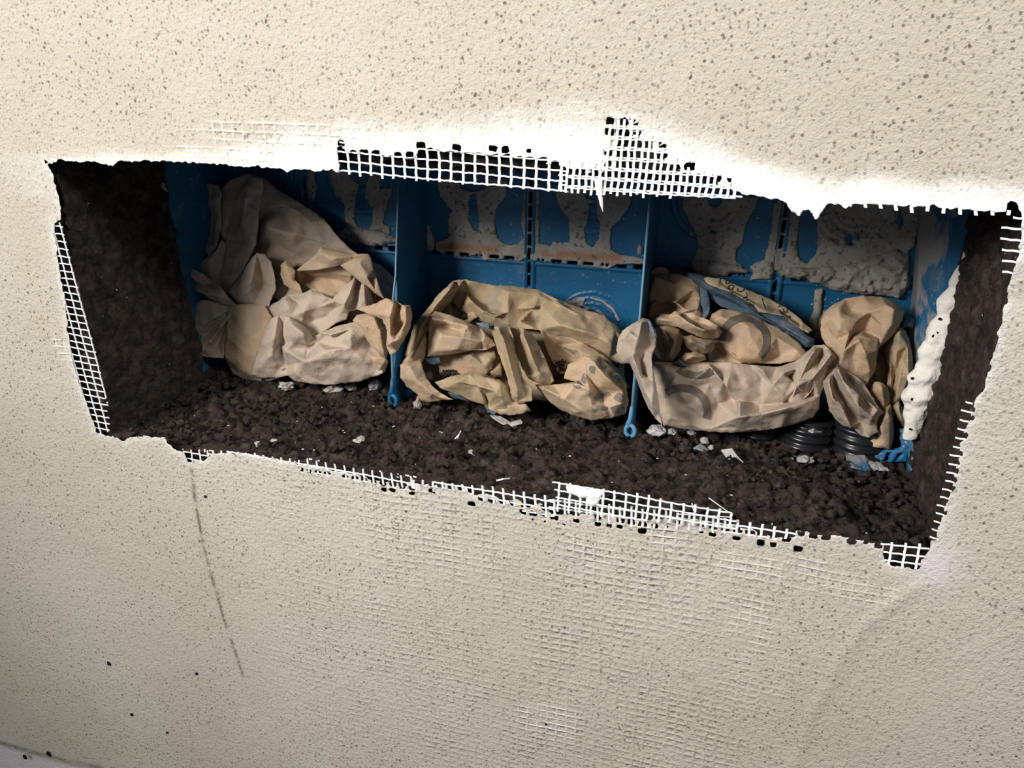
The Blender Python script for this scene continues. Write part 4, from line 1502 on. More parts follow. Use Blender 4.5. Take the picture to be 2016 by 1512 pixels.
sheet(b1, 'middle_fold', LB, [(450, 575, 6), (463, 556, 10), (480, 530, 12), (505, 497, 14), (522, 500, 14), (534, 515, 14), (541, 545, 14), (544, 570, 12), (536, 585, 12), (528, 607, 12), (500, 600, 8), (468, 598, 8)],
      [[(500, 530, 22), (492, 560, 20), (478, 590, 14)], [(505, 500, 18), (520, 560, 10), (528, 600, 12)], [(466, 585, 14), (496, 556, 20)]], G, 30, 3, d0=6)
sheet(b1, 'smooth_panel', LB, [(449, 600, 10), (490, 598, 14), (522, 600, 14), (535, 625, 14), (520, 660, 16), (505, 700, 16), (500, 742, 12), (470, 728, 8), (441, 702, 6), (446, 660, 8)],
      [[(490, 606, 20), (486, 650, 20), (478, 715, 14)]], Tn, 0, 2, d0=8, crumple=0.5)
sheet(b1, 'bottom_fold', LB, [(440, 700, 4), (480, 705, 10), (505, 715, 12), (560, 725, 12), (548, 745, 6), (515, 753, 4), (485, 750, 2), (458, 736, 0)], [[(470, 722, 10), (520, 738, 10)]], G, 0, 2, d0=5)
sheet(b1, 'inner_panel', LB, [(552, 525, 4), (585, 530, 6), (640, 520, 10), (700, 530, 6), (745, 560, 4), (760, 590, 4), (790, 600, 2), (800, 640, 0), (740, 640, 0), (700, 620, 0), (640, 600, 0), (590, 580, 2), (556, 556, 2)],
      [[(600, 545, 0), (650, 548, -4), (690, 560, 0)], [(590, 555, 8), (630, 575, 8), (670, 585, 6)], [(640, 535, 8), (690, 545, 8)], [(740, 600, -6), (760, 620, -4)]], Tn, 30, 3, d0=4)
sheet(b1, 'upper_flap', LB, [(583, 533, 8), (604, 515, 12), (618, 505, 14), (631, 486, 14), (655, 492, 14), (690, 499, 16), (722, 500, 14), (700, 512, 14), (668, 523, 16), (640, 529, 14), (612, 533, 10)],
      [[(632, 500, 22), (660, 508, 24), (698, 505, 18)]], Tn, 0, 2, d0=14, crumple=0.6)
sheet(b1, 'upper_flap', LB, [(668, 522, 12), (700, 508, 16), (724, 499, 14), (731, 508, 14), (737, 530, 12), (744, 555, 12), (752, 578, 10), (757, 588, 8), (742, 580, 10), (722, 566, 12), (700, 548, 14), (684, 534, 14)],
      [[(705, 515, 22), (722, 545, 22), (738, 570, 16)], [(726, 550, 14), (742, 543, 12)]], Tn, 0, 2, d0=16, crumple=0.5)
sheet(b1, 'side_curl', LB, [(552, 522, 6), (561, 512, 10), (572, 518, 12), (582, 535, 12), (580, 550, 10), (590, 560, 10), (596, 578, 8), (578, 572, 6), (560, 562, 4), (553, 545, 4)],
      [[(562, 522, 18), (570, 545, 16), (588, 570, 12)]], Tn, 0, 2, d0=12, crumple=0.6)
sheet(b1, 'ridged_fold', LB, [(548, 592, 6), (565, 580, 8), (592, 578, 10), (612, 570, 10), (636, 578, 12), (655, 588, 12), (670, 572, 14), (688, 556, 14), (700, 544, 14), (716, 552, 12), (728, 570, 12), (735, 592, 10),
                              (738, 610, 8), (722, 612, 8), (704, 608, 10), (688, 614, 12), (682, 630, 10), (662, 636, 10), (650, 645, 10), (620, 665, 8), (590, 650, 8), (556, 634, 8), (518, 640, 4), (512, 620, 4), (528, 604, 6)],
      [[(697, 552, 26), (688, 580, 22), (678, 600, 22), (664, 622, 14)], [(704, 555, 10), (700, 585, 8), (690, 606, 10)], [(716, 566, 24), (718, 590, 24), (722, 606, 18)], [(660, 592, 20), (630, 604, 16), (600, 612, 16)],
       [(664, 606, 8), (640, 625, 6), (616, 630, 6)], [(560, 590, 16), (590, 600, 8), (576, 620, 14), (548, 616, 10)], [(610, 580, 18), (640, 586, 18)]], G, 26, 4, d0=10)
sheet(b1, 'front_fold', LB, [(494, 738, 6), (500, 715, 10), (510, 680, 12), (520, 650, 12), (532, 628, 12), (548, 618, 14), (570, 624, 16), (592, 636, 16), (608, 650, 14), (616, 664, 10), (632, 655, 14), (660, 643, 14),
                             (695, 634, 14), (722, 636, 14), (740, 650, 12), (752, 672, 10), (757, 695, 8), (750, 715, 8), (754, 735, 6), (735, 742, 4), (705, 752, 4), (660, 757, 4), (622, 757, 4), (580, 750, 4), (568, 740, 6), (540, 744, 4), (512, 745, 4)],
      [[(545, 635, 24), (540, 670, 24), (536, 700, 18), (545, 730, 10)], [(556, 640, 16), (552, 680, 10), (565, 720, 6)], [(575, 640, 28), (600, 660, 26), (604, 678, 22)], [(560, 690, 24), (600, 684, 14), (640, 690, 24), (690, 684, 26)],
       [(606, 690, 12), (625, 672, 14), (650, 662, 12)], [(650, 660, 26), (690, 648, 26), (725, 655, 20)], [(600, 712, 23), (660, 704, 23), (715, 712, 18)], [(620, 730, 16), (655, 738, 12), (700, 720, 16)], [(655, 665, 14), (654, 682, 14)]],
      G, 30, 4, d0=14, crumple=1.3)
sheet(b1, 'warm_fold', LB, [(694, 630, 12), (702, 620, 14), (722, 617, 14), (748, 620, 14), (760, 634, 12), (766, 655, 12), (764, 690, 12), (760, 708, 10), (748, 700, 14), (730, 680, 16), (712, 655, 14)],
      [[(706, 632, 22), (722, 660, 20), (745, 690, 20)], [(735, 625, 26), (748, 655, 26), (754, 690, 20)]], Tn, 0, 2, d0=20)
sheet(b1, 'gathered_fold', LB, [(700, 608, 4), (738, 598, 6), (760, 586, 8), (778, 592, 10), (792, 600, 10), (808, 600, 8), (812, 620, 8), (808, 645, 8), (796, 668, 8), (782, 692, 8), (768, 700, 8), (760, 680, 8), (762, 650, 8), (752, 628, 8), (725, 618, 6)],
      [[(775, 598, 20), (768, 625, 20), (768, 660, 16)], [(785, 602, 6), (776, 630, 4), (772, 655, 6)], [(798, 606, 22), (800, 630, 20), (780, 670, 20)], [(792, 640, 6), (776, 655, 4)], [(768, 675, 22), (790, 668, 18)], [(740, 605, 16), (750, 618, 16)]],
      Tn, 20, 4, d0=50)
sheet(b1, 'warm_fold', LB, [(727, 700, 8), (745, 700, 12), (760, 705, 12), (765, 712, 8), (758, 732, 4), (742, 742, 2), (734, 730, 4)], [[(738, 708, 16), (748, 725, 14)]], Tn, 0, 1, d0=16)

# ---------------------------------------------------------------- middle bag
MBs = (0.140, 0.42)
b2 = bag(1010, 820, 'torn brown paper bag in the middle bay, between the two blue dividers')
sheet(b2, 'back_fold', MBs, [(880, 580, 4), (893, 553, 8), (915, 550, 8), (960, 560, 6), (1030, 565, 4), (1058, 570, 4), (1100, 590, 2), (1150, 608, 2), (1192, 622, 2), (1222, 645, 2), (1242, 680, 2), (1240, 715, 4), (1222, 716, 4),
                             (1185, 706, 4), (1150, 684, 4), (1100, 662, 4), (1060, 650, 2), (1000, 645, 2), (970, 640, 2), (930, 628, -4), (905, 612, -6)],
      [[(905, 560, 18), (925, 590, 18), (950, 612, 18), (975, 625, 14)], [(915, 575, 6), (960, 605, 4)], [(975, 624, 20), (1000, 615, 14), (1018, 608, 10)], [(1022, 632, 6), (1040, 612, 4), (1090, 592, 6)],
       [(1028, 628, 20), (1050, 606, 20), (1094, 594, 16)], [(1000, 575, 14), (1060, 580, 12), (1140, 620, 14)], [(1100, 640, 22), (1160, 655, 22), (1205, 680, 18)], [(1080, 655, 10), (1150, 675, 8), (1200, 705, 8)], [(1210, 650, 16), (1215, 690, 8)]],
      O, 34, 3, d0=-2)
sheet(b2, 'side_fold', MBs, [(796, 702, 4), (806, 670, 6), (815, 640, 8), (838, 612, 10), (862, 580, 12), (893, 552, 12), (903, 565, 10), (890, 590, 8), (868, 615, 6), (850, 640, 6), (838, 660, 8), (826, 685, 8), (812, 705, 6)],
      [[(884, 570, 24), (855, 605, 24), (832, 640, 22), (812, 690, 16)]], O, 26, 3, d0=4)
sheet(b2, 'inner_panel', MBs, [(905, 572, 2), (925, 600, 4), (940, 625, 6), (925, 635, 0), (890, 625, 0), (862, 618, 0), (880, 590, 0)], [[(900, 600, -6), (900, 620, -4)]], O, 0, 1, d0=-4)
sheet(b2, 'shaded_panel', MBs, [(1060, 640, 0), (1100, 655, 2), (1150, 676, 4), (1190, 700, 6), (1225, 735, 6), (1240, 765, 4), (1200, 760, 4), (1150, 740, 2), (1100, 735, 0), (1080, 700, 0)],
      [[(1100, 680, -6), (1130, 700, -6)], [(1140, 690, 14), (1190, 720, 14), (1225, 750, 10)]], O, 28, 3, d0=4)
lrf = sheet(b2, 'lower_right_fold', MBs, [(1053, 757, 2), (1090, 757, 6), (1135, 752, 8), (1110, 745, 8), (1118, 718, 10), (1150, 700, 12), (1180, 702, 12), (1210, 725, 12), (1232, 755, 10), (1238, 790, 6), (1232, 815, 2), (1205, 823, 2), (1165, 828, 2), (1130, 818, 2), (1100, 805, 0), (1075, 785, 0)],
      [[(1135, 755, 26), (1160, 765, 26), (1165, 800, 18)], [(1170, 715, 26), (1190, 740, 26), (1225, 770, 20)], [(1150, 730, 16), (1180, 775, 12), (1220, 790, 16)], [(1070, 765, 16), (1110, 785, 20), (1150, 812, 12)]], Tn, 30, 4, d0=10)
sheet(b2, 'inner_panel', MBs, [(858, 702, 4), (900, 696, 4), (950, 692, 4), (985, 690, 6), (990, 740, 6), (960, 750, 4), (930, 740, 2), (890, 745, 2), (865, 735, 2)], [[(900, 715, 8), (940, 740, 8)], [(910, 700, 14), (950, 730, 14), (965, 745, 8)]], Tn, 0, 2, d0=-2)
sheet(b2, 'inner_panel', MBs, [(905, 698, 4), (940, 690, 8), (975, 690, 10), (978, 705, 8), (968, 728, 6), (958, 738, 4), (935, 722, 6), (915, 708, 4)], [[(925, 700, 14), (955, 722, 12)], [(940, 698, 8), (965, 705, 14)]], O, 0, 2, d0=8)
sheet(b2, 'folded_panel', MBs, [(842, 702, 8), (843, 670, 10), (845, 640, 12), (846, 622, 12), (858, 613, 12), (885, 620, 14), (915, 632, 14), (945, 645, 14), (968, 668, 12), (976, 680, 10), (960, 688, 10), (930, 690, 12), (895, 697, 10), (865, 702, 8)],
      [[(850, 628, 24), (880, 632, 24), (920, 642, 24), (955, 658, 20)], [(852, 640, 14), (880, 641, 14), (905, 650, 20)], [(870, 660, 26), (910, 665, 26), (950, 672, 20)], [(950, 655, 16), (948, 685, 10)], [(856, 692, 18), (900, 688, 20)]], Tn, 0, 3, d0=14, crumple=1.0)
sheet(b2, 'side_curl', MBs, [(790, 715, 4), (800, 703, 8), (822, 680, 10), (838, 655, 10), (842, 668, 10), (838, 700, 8), (832, 712, 6), (812, 715, 6)], [[(830, 672, 20), (812, 704, 16)]], O, 0, 2, d0=8)
sheet(b2, 'lower_left_fold', MBs, [(788, 742, 2), (788, 718, 6), (800, 712, 8), (828, 706, 10), (832, 722, 10), (840, 745, 10), (856, 765, 10), (875, 778, 8), (892, 787, 6), (870, 788, 2), (845, 792, 0), (828, 788, 0), (822, 776, 2), (800, 760, 2)],
      [[(806, 722, 20), (820, 750, 20), (850, 775, 16), (872, 784, 10)], [(795, 745, 14), (825, 772, 12)]], Tn, 26, 3, d0=14)
sheet(b2, 'lower_fold', MBs, [(856, 752, 6), (880, 744, 10), (908, 736, 12), (930, 732, 12), (955, 742, 14), (985, 748, 14), (998, 760, 14), (1012, 790, 10), (1035, 795, 8), (1045, 808, 4), (1020, 817, 2), (985, 815, 2), (968, 808, 4), (952, 796, 6), (925, 788, 6), (895, 776, 4), (866, 764, 4)],
      [[(900, 752, 24), (940, 760, 26), (975, 770, 24)], [(925, 738, 20), (938, 760, 18), (955, 790, 12)], [(955, 775, 10), (960, 800, 6)], [(985, 755, 24), (990, 790, 18), (1005, 812, 8)], [(880, 762, 14), (925, 782, 12)]], O, 24, 4, d0=16)
sheet(b2, 'rounded_fold', MBs, [(1003, 645, 6), (1030, 645, 10), (1048, 658, 12), (1064, 685, 12), (1076, 710, 12), (1086, 735, 10), (1091, 750, 8), (1082, 758, 6), (1060, 755, 8), (1040, 745, 8), (1028, 725, 6), (1018, 695, 4)],
      [[(1030, 660, 26), (1045, 695, 28), (1062, 735, 20)], [(1020, 665, 12), (1030, 700, 8), (1040, 730, 8)], [(1050, 700, 18), (1075, 705, 18)]], O, 24, 4, d0=14)
sheet(b2, 'twisted_strap', MBs, [(964, 642, 10), (975, 638, 12), (1002, 640, 14), (1010, 660, 14), (1014, 690, 14), (1022, 720, 14), (1030, 745, 14), (1048, 765, 12), (1048, 790, 10), (1020, 796, 8), (1008, 785, 8), (1002, 760, 10), (996, 735, 12), (985, 705, 12), (975, 675, 10)],
      [[(980, 645, 24), (995, 680, 28), (1005, 720, 28), (1018, 765, 24), (1020, 790, 14)], [(975, 660, 16), (990, 700, 16), (1003, 745, 14)], [(1004, 655, 14), (1016, 710, 16), (1030, 775, 12)]], O, 0, 3, d0=20)
sheet(b2, 'bottom_hem', MBs, [(978, 806, 4), (1000, 798, 8), (1035, 796, 8), (1040, 806, 6), (1030, 814, 4), (1005, 818, 2), (985, 815, 2)], [[(990, 808, 10), (1025, 804, 10)]], O, 0, 1, d0=20)
sheet(b2, 'blue_lining', MBs, [(936, 636, 8), (950, 634, 10), (964, 638, 10), (965, 648, 10), (950, 645, 10)], [], Bl, 0, 1, d0=32, crumple=0.3, curl=1)
sheet(b2, 'blue_lining', MBs, [(836, 706, 4), (865, 702, 6), (868, 714, 6), (855, 718, 4), (838, 714, 2)], [], Bl, 0, 1, d0=12, crumple=0.3, curl=1)
sheet(b2, 'blue_lining', MBs, [(880, 772, 2), (900, 776, 4), (925, 790, 2), (915, 788, 0), (893, 784, 0)], [], Bl, 0, 1, d0=24, crumple=0.2, curl=1)
sheet(b2, 'blue_lining', MBs, [(955, 800, 2), (972, 806, 4), (978, 812, 4), (974, 817, 2), (960, 812, 0)], [], Bl, 0, 1, d0=18, crumple=0.2, curl=1)

sheet(b2, 'lining', MBs, [(800, 690), (850, 625), (900, 600), (1000, 640), (1100, 660), (1228, 700), (1232, 780), (1180, 805), (1080, 790), (960, 780), (850, 750), (805, 735)], [], O, 40, 6, d0=-14)
DAMP = mat_plain('grey_damp_stain', (0.20, 0.18, 0.15), 0.7, 0.2, 0.15, 60)
for sx_, sy_, rx_, ry_ in ((1185, 722, 8, 4), (1137, 757, 9, 7), (1150, 745, 6, 9), (1216, 745, 8, 6), (1180, 783, 9, 7), (1194, 776, 8, 4), (1218, 782, 9, 8), (1184, 803, 11, 5), (1215, 806, 14, 8), (1166, 728, 6, 9)):
    print_on(lrf, 'damp_stain', [(sx_ + rx_ * math.cos(w) * (1 + 0.2 * math.sin(3 * w + sx_)), sy_ + ry_ * math.sin(w) * (1 + 0.2 * math.cos(2 * w + sy_))) for w in np.arange(14) * 2 * math.pi / 14], DAMP, 0.0006, 4)
# ---------------------------------------------------------------- right bag
RB = (0.146, 0.40)
b3 = bag(1440, 850, 'wide brown paper bag in the right bay, printed with a large grey ring')
sheet(b3, 'upper_left_fold', RB, [(1280, 545, 0), (1284, 532, 2), (1300, 525, 4), (1312, 527, 6), (1318, 538, 6), (1340, 540, 6), (1362, 550, 6), (1376, 562, 4), (1379, 585, 4), (1380, 608, 6), (1385, 625, 6), (1350, 625, 8), (1310, 628, 6), (1276, 625, 2), (1276, 590, 0)],
      [[(1290, 545, 14), (1330, 560, 16), (1365, 570, 12)], [(1285, 600, 14), (1310, 592, 10), (1340, 588, 14)], [(1288, 606, 4), (1318, 600, 2), (1345, 592, 6)], [(1330, 595, 20), (1350, 612, 18), (1376, 606, 14)], [(1316, 540, 6), (1282, 540, 4)]], Tn, 30, 3, d0=2)
sheet(b3, 'blue_lining', RB, [(1377, 562, 2), (1392, 572, 4), (1398, 595, 4), (1397, 615, 6), (1388, 630, 4), (1378, 625, 2), (1380, 600, 2)], [[(1386, 580, 8), (1390, 610, 8)]], Bl, 0, 2, d0=4)
sheet(b3, 'blue_lining', RB, [(1330, 545, -2), (1350, 535, 0), (1382, 540, 2), (1412, 556, 4), (1450, 578, 6), (1488, 602, 6), (1500, 616, 6), (1540, 622, 8), (1562, 636, 10), (1585, 656, 10), (1604, 668, 10), (1604, 682, 8), (1582, 684, 6), (1555, 672, 6), (1528, 652, 6),
                              (1500, 635, 4), (1460, 618, 4), (1420, 604, 2), (1400, 590, 0), (1378, 568, 0)],
      [[(1370, 548, 10), (1420, 578, 14), (1480, 612, 16), (1540, 642, 18), (1590, 672, 16)], [(1400, 580, 4), (1450, 600, 6)], [(1500, 625, 20), (1545, 632, 16)], [(1520, 640, 6), (1560, 658, 6)]], Bl, 24, 3, d0=2)
band = sheet(b3, 'lettered_band', RB, [(1376, 552, 2), (1392, 545, 4), (1420, 548, 4), (1444, 560, 2), (1462, 566, 2), (1490, 578, 0), (1515, 588, 0), (1535, 598, 0), (1560, 614, 0), (1580, 632, 0), (1600, 650, 2), (1592, 656, 6), (1575, 648, 8), (1553, 630, 10), (1542, 622, 8),
                                       (1515, 618, 8), (1494, 614, 10), (1486, 602, 10), (1462, 588, 10), (1440, 576, 10), (1412, 566, 8), (1392, 560, 6)],
             [[(1420, 558, 8), (1480, 592, 8), (1530, 608, 6), (1575, 638, 6)], [(1502, 584, 6), (1508, 612, 12)]], mat_paper('yellowed_paper', (0.40, 0.315, 0.20), (0.46, 0.37, 0.25), (0.36, 0.30, 0.21)), 0, 2, d0=6, crumple=0.15, curl=0.5)


def stroke(name, pts, w, sh, mat):
    """a pen-like stroke of width w px as a strip polygon draped on the sheet"""
    p = np.array(pts, float)
    L, R_ = [], []
    for i in range(len(p)):
        t = p[min(i + 1, len(p) - 1)] - p[max(i - 1, 0)]
        t = t / (np.hypot(*t) + 1e-9)
        nn = np.array([-t[1], t[0]]) * w / 2
        L.append(tuple(p[i] + nn))
        R_.append(tuple(p[i] - nn))
    return print_on(sh, name, L + R_[::-1], mat, step=4.0)


# the rotated capitals of the bag's print, reading upwards: POR / ALC / MEN
GL = {'P': [[(0, 0), (0, 1)], [(0, 1), (.4, 1), (.55, .88), (.55, .65), (.4, .52), (0, .5)]],
      'O': [[(.3, 0), (.08, .18), (0, .5), (.08, .82), (.3, 1)], [(.3, 1), (.52, .82), (.6, .5), (.52, .18), (.3, 0)]],
      'R': [[(0, 0), (0, 1)], [(0, 1), (.4, 1), (.55, .88), (.55, .65), (.4, .52), (0, .5)], [(.28, .5), (.58, 0)]],
      'A': [[(0, 0), (.3, 1), (.6, 0)], [(.12, .35), (.48, .35)]],
      'L': [[(0, 1), (0, 0), (.5, 0)]],
      'C': [[(.58, .82), (.4, 1), (.2, 1), (.04, .75), (0, .5), (.04, .25), (.2, 0), (.4, 0), (.58, .18)]],
      'M': [[(0, 0), (0, 1), (.35, .35), (.7, 1), (.7, 0)]],
      'E': [[(.55, 1), (0, 1), (0, 0), (.55, 0)], [(0, .52), (.45, .52)]],
      'N': [[(0, 0), (0, 1), (.6, 0), (.6, 1)]]}


def word(txt, ox, oy, ux, uy, vx, vy, adv, w=2.0):
    for i, ch in enumerate(txt):
        for st in GL[ch]:
            stroke('letter', [(ox + ux * (a + adv * i) + vx * b, oy + uy * (a + adv * i) + vy * b) for a, b in st], w, band, INK_D)


# reading direction u (upwards in the picture), letter-top direction v (to the left)
word('POR', 1450, 579, -4.5, -13, -12, 4.0, 0.92)
word('ALC', 1476, 596, -5.0, -13, -13, 4.5, 0.95)
word('MEN', 1556, 622, -6.0, -12, -13, 5.5, 0.95)
stroke('letter', [(1500, 586), (1503, 598), (1508, 611)], 1.4, band, INK_D)

ringed = sheet(b3, 'ringed_panel', RB, [(1392, 640, 2), (1402, 618, 4), (1420, 608, 6), (1450, 612, 6), (1478, 622, 6), (1505, 634, 6), (1530, 645, 6), (1552, 658, 6), (1570, 672, 6), (1588, 694, 6), (1580, 708, 8), (1560, 712, 8), (1535, 716, 8), (1500, 716, 8), (1460, 716, 8),
                                        (1425, 714, 6), (1395, 712, 2), (1390, 680, 0)],
               [[(1420, 625, 18), (1470, 640, 20), (1530, 665, 18), (1570, 690, 14)], [(1455, 660, 16), (1452, 700, 10)], [(1480, 670, 24), (1500, 700, 22)], [(1420, 680, 8), (1455, 706, 14)], [(1535, 700, 10), (1552, 688, 12)], [(1410, 690, 2), (1435, 705, 4)]],
               Tn, 0, 3, d0=8, crumple=0.5)


def ring_print(sh, cx, cy, ro, ri, a0, a1, sx=1.0, n=30, name='printed_ring'):
    W_ = np.radians(np.linspace(a0, a1, n))
    pts = [(cx + math.cos(w) * ro * sx, cy + math.sin(w) * ro) for w in W_] + [(cx + math.cos(w) * ri * sx, cy + math.sin(w) * ri) for w in W_[::-1]]
    return print_on(sh, name, pts, INK, 0.0007, 3.5)


ring_print(ringed, 1465, 671, 53, 38, 180, 405, 0.98)
sheet(b3, 'lining', RB, [(1282, 640), (1330, 615), (1400, 612), (1430, 640), (1420, 715), (1285, 718)], [], O, 30, 6, d0=-4)
main = sheet(b3, 'front_panel', RB, [(1282, 712, 4), (1330, 714, 8), (1395, 712, 10), (1440, 714, 10), (1480, 718, 10), (1530, 722, 12), (1565, 712, 14), (1585, 700, 14), (1610, 705, 14), (1632, 722, 12), (1625, 750, 10), (1614, 780, 8), (1612, 805, 6), (1600, 822, 4), (1570, 834, 2),
                                     (1530, 843, 2), (1480, 850, 2), (1440, 852, 2), (1400, 850, 2), (1350, 845, 2), (1307, 838, 2), (1298, 810, 4), (1290, 770, 2)],
             [[(1310, 722, 20), (1345, 728, 24), (1360, 750, 20), (1374, 762, 14)], [(1395, 715, 16), (1420, 745, 14), (1442, 785, 8)], [(1400, 722, 26), (1430, 760, 24), (1455, 792, 24)], [(1330, 740, 24), (1310, 780, 18), (1320, 820, 12)],
              [(1445, 788, 8), (1485, 792, 10), (1495, 810, 8)], [(1500, 730, 22), (1520, 760, 20), (1498, 770, 12), (1500, 740, 14)], [(1455, 820, 24), (1500, 815, 24), (1560, 800, 24), (1605, 785, 16)], [(1500, 798, 8), (1540, 794, 8), (1590, 778, 8)],
              [(1540, 735, 26), (1570, 760, 26), (1545, 785, 16)], [(1555, 742, 10), (1575, 780, 8)], [(1570, 725, 22), (1600, 745, 22), (1580, 770, 18)], [(1385, 780, 18), (1384, 822, 12)], [(1310, 836, 8), (1400, 842, 10), (1500, 842, 10)]],
             K_GREY, 30, 4, d0=12, crumple=1.2)
ring_print(main, 1344, 812, 56, 41, 232, 375, 1.02, name='printed_arc')
ring_print(main, 1372, 694, 52, 38, 50, 135, 1.1, 20, name='printed_arc')
sheet(b3, 'gathered_fold', RB, [(1560, 722, 6), (1580, 700, 10), (1592, 690, 12), (1602, 680, 12), (1622, 678, 12), (1636, 690, 12), (1648, 706, 10), (1650, 722, 10), (1630, 735, 10), (1610, 752, 10), (1596, 772, 8), (1580, 790, 8), (1556, 800, 6), (1548, 780, 6), (1560, 750, 6)],
      [[(1605, 690, 26), (1590, 712, 24), (1575, 745, 22), (1560, 785, 14)], [(1620, 684, 12), (1612, 705, 8), (1600, 735, 8)], [(1636, 698, 24), (1622, 718, 24), (1600, 745, 20)], [(1640, 716, 8), (1615, 738, 8), (1590, 775, 6)]], G, 18, 4, d0=16)
sheet(b3, 'drooping_fold', RB, [(1213, 690, 4), (1216, 668, 6), (1226, 650, 8), (1244, 637, 10), (1266, 626, 10), (1280, 630, 12), (1292, 652, 12), (1292, 680, 12), (1284, 702, 12), (1284, 722, 12), (1292, 760, 12), (1298, 800, 10), (1304, 838, 6), (1290, 825, 8), (1272, 795, 10),
                                (1256, 755, 10), (1246, 728, 10), (1240, 716, 8), (1226, 712, 8)],
      [[(1262, 636, 26), (1256, 665, 26), (1246, 700, 22), (1262, 745, 24), (1284, 800, 20)], [(1278, 645, 16), (1272, 690, 16), (1262, 710, 12), (1266, 735, 12)], [(1240, 655, 24), (1228, 680, 18)], [(1282, 700, 22), (1286, 750, 22), (1296, 815, 14)],
       [(1232, 662, 12), (1243, 650, 14)]], G, 24, 3, d0=50)
sheet(b3, 'knotted_fold', RB, [(1316, 622, 8), (1328, 612, 10), (1344, 617, 12), (1366, 615, 12), (1380, 624, 12), (1398, 632, 12), (1414, 640, 12), (1423, 652, 10), (1416, 664, 8), (1400, 667, 8), (1380, 664, 8), (1356, 654, 8), (1332, 642, 8)],
      [[(1335, 620, 24), (1355, 636, 24), (1385, 650, 24), (1408, 648, 18)], [(1350, 622, 12), (1375, 634, 10), (1400, 642, 14)]], Tn, 14, 5, d0=22)
sheet(b3, 'knotted_fold', RB, [(1288, 650, 4), (1296, 640, 8), (1315, 640, 10), (1338, 648, 12), (1345, 662, 12), (1340, 690, 10), (1325, 710, 8), (1305, 712, 4), (1290, 700, 2), (1284, 680, 2)],
      [[(1310, 650, 20), (1328, 672, 22), (1318, 700, 14)], [(1300, 655, 4), (1305, 690, 2)], [(1338, 655, 18), (1330, 690, 12)]], O, 16, 4, d0=10)
sheet(b3, 'knotted_fold', RB, [(1280, 628, 4), (1300, 618, 8), (1325, 618, 10), (1338, 630, 12), (1334, 645, 12), (1318, 642, 10), (1300, 640, 8), (1290, 640, 6)], [[(1298, 628, 18), (1325, 632, 20)]], O, 12, 6, d0=16)
sheet(b3, 'knotted_fold', RB, [(1344, 662, 6), (1362, 660, 10), (1385, 668, 12), (1404, 670, 12), (1408, 684, 10), (1400, 694, 10), (1384, 698, 8), (1366, 694, 8), (1350, 684, 6)], [[(1360, 672, 22), (1388, 682, 22)]], O, 12, 6, d0=18)
sheet(b3, 'knotted_fold', RB, [(1336, 708, 2), (1350, 695, 8), (1370, 692, 10), (1388, 700, 10), (1390, 708, 6), (1370, 716, 4), (1352, 722, 2), (1342, 718, 2)], [[(1352, 706, 18), (1378, 704, 18)]], Tn, 12, 5, d0=20)
sheet(b3, 'blue_lining', RB, [(1274, 630, 6), (1280, 632, 8), (1286, 648, 10), (1294, 662, 8), (1288, 662, 8), (1277, 652, 6)], [], Bl, 0, 1, d0=64, crumple=0.2, curl=1)
sheet(b3, 'blue_lining', RB, [(1328, 712, 2), (1338, 708, 4), (1352, 718, 4), (1350, 724, 2), (1340, 722, 0)], [], Bl, 0, 1, d0=32, crumple=0.2, curl=1)

# ---------------------------------------------------------------- right-hand corner bag
CB = (0.150, 0.34)
b4 = bag(1700, 880, 'brown paper bag with a rounded smooth top in the right corner of the box')
sheet(b4, 'shadowed_fold', CB, [(1690, 700, 0), (1725, 680, 0), (1755, 660, 2), (1760, 700, 2), (1756, 760, 2), (1760, 800, 2), (1740, 830, 2), (1715, 800, 0), (1695, 760, 0)], [[(1735, 700, -6), (1740, 780, -6)]], O, 24, 3, d0=-2)
sheet(b4, 'lining', CB, [(1640, 640), (1720, 640), (1775, 700), (1770, 800), (1745, 850), (1700, 830), (1640, 780)], [], O, 30, 6, d0=-10)
sheet(b4, 'side_panel_fold', CB, [(1742, 690, 4), (1752, 668, 8), (1762, 652, 10), (1772, 644, 10), (1782, 650, 10), (1790, 668, 10), (1796, 692, 10), (1798, 722, 10), (1796, 748, 8), (1788, 765, 8), (1780, 782, 6), (1768, 795, 4), (1758, 798, 4), (1748, 792, 4), (1746, 760, 4), (1750, 725, 4)],
      [[(1770, 656, 24), (1766, 690, 20), (1772, 740, 20), (1764, 785, 14)], [(1776, 705, 12), (1762, 735, 8), (1756, 775, 8)], [(1786, 680, 22), (1788, 740, 20), (1776, 780, 14)], [(1752, 700, 14), (1754, 750, 14)]], O, 22, 3, d0=4)
sheet(b4, 'blue_lining', CB, [(1766, 640, 2), (1778, 622, 4), (1790, 620, 6), (1802, 630, 6), (1806, 640, 4), (1796, 646, 6), (1786, 642, 8), (1772, 650, 6)], [[(1780, 634, 12), (1798, 636, 10)]], Bl, 0, 2, d0=4)
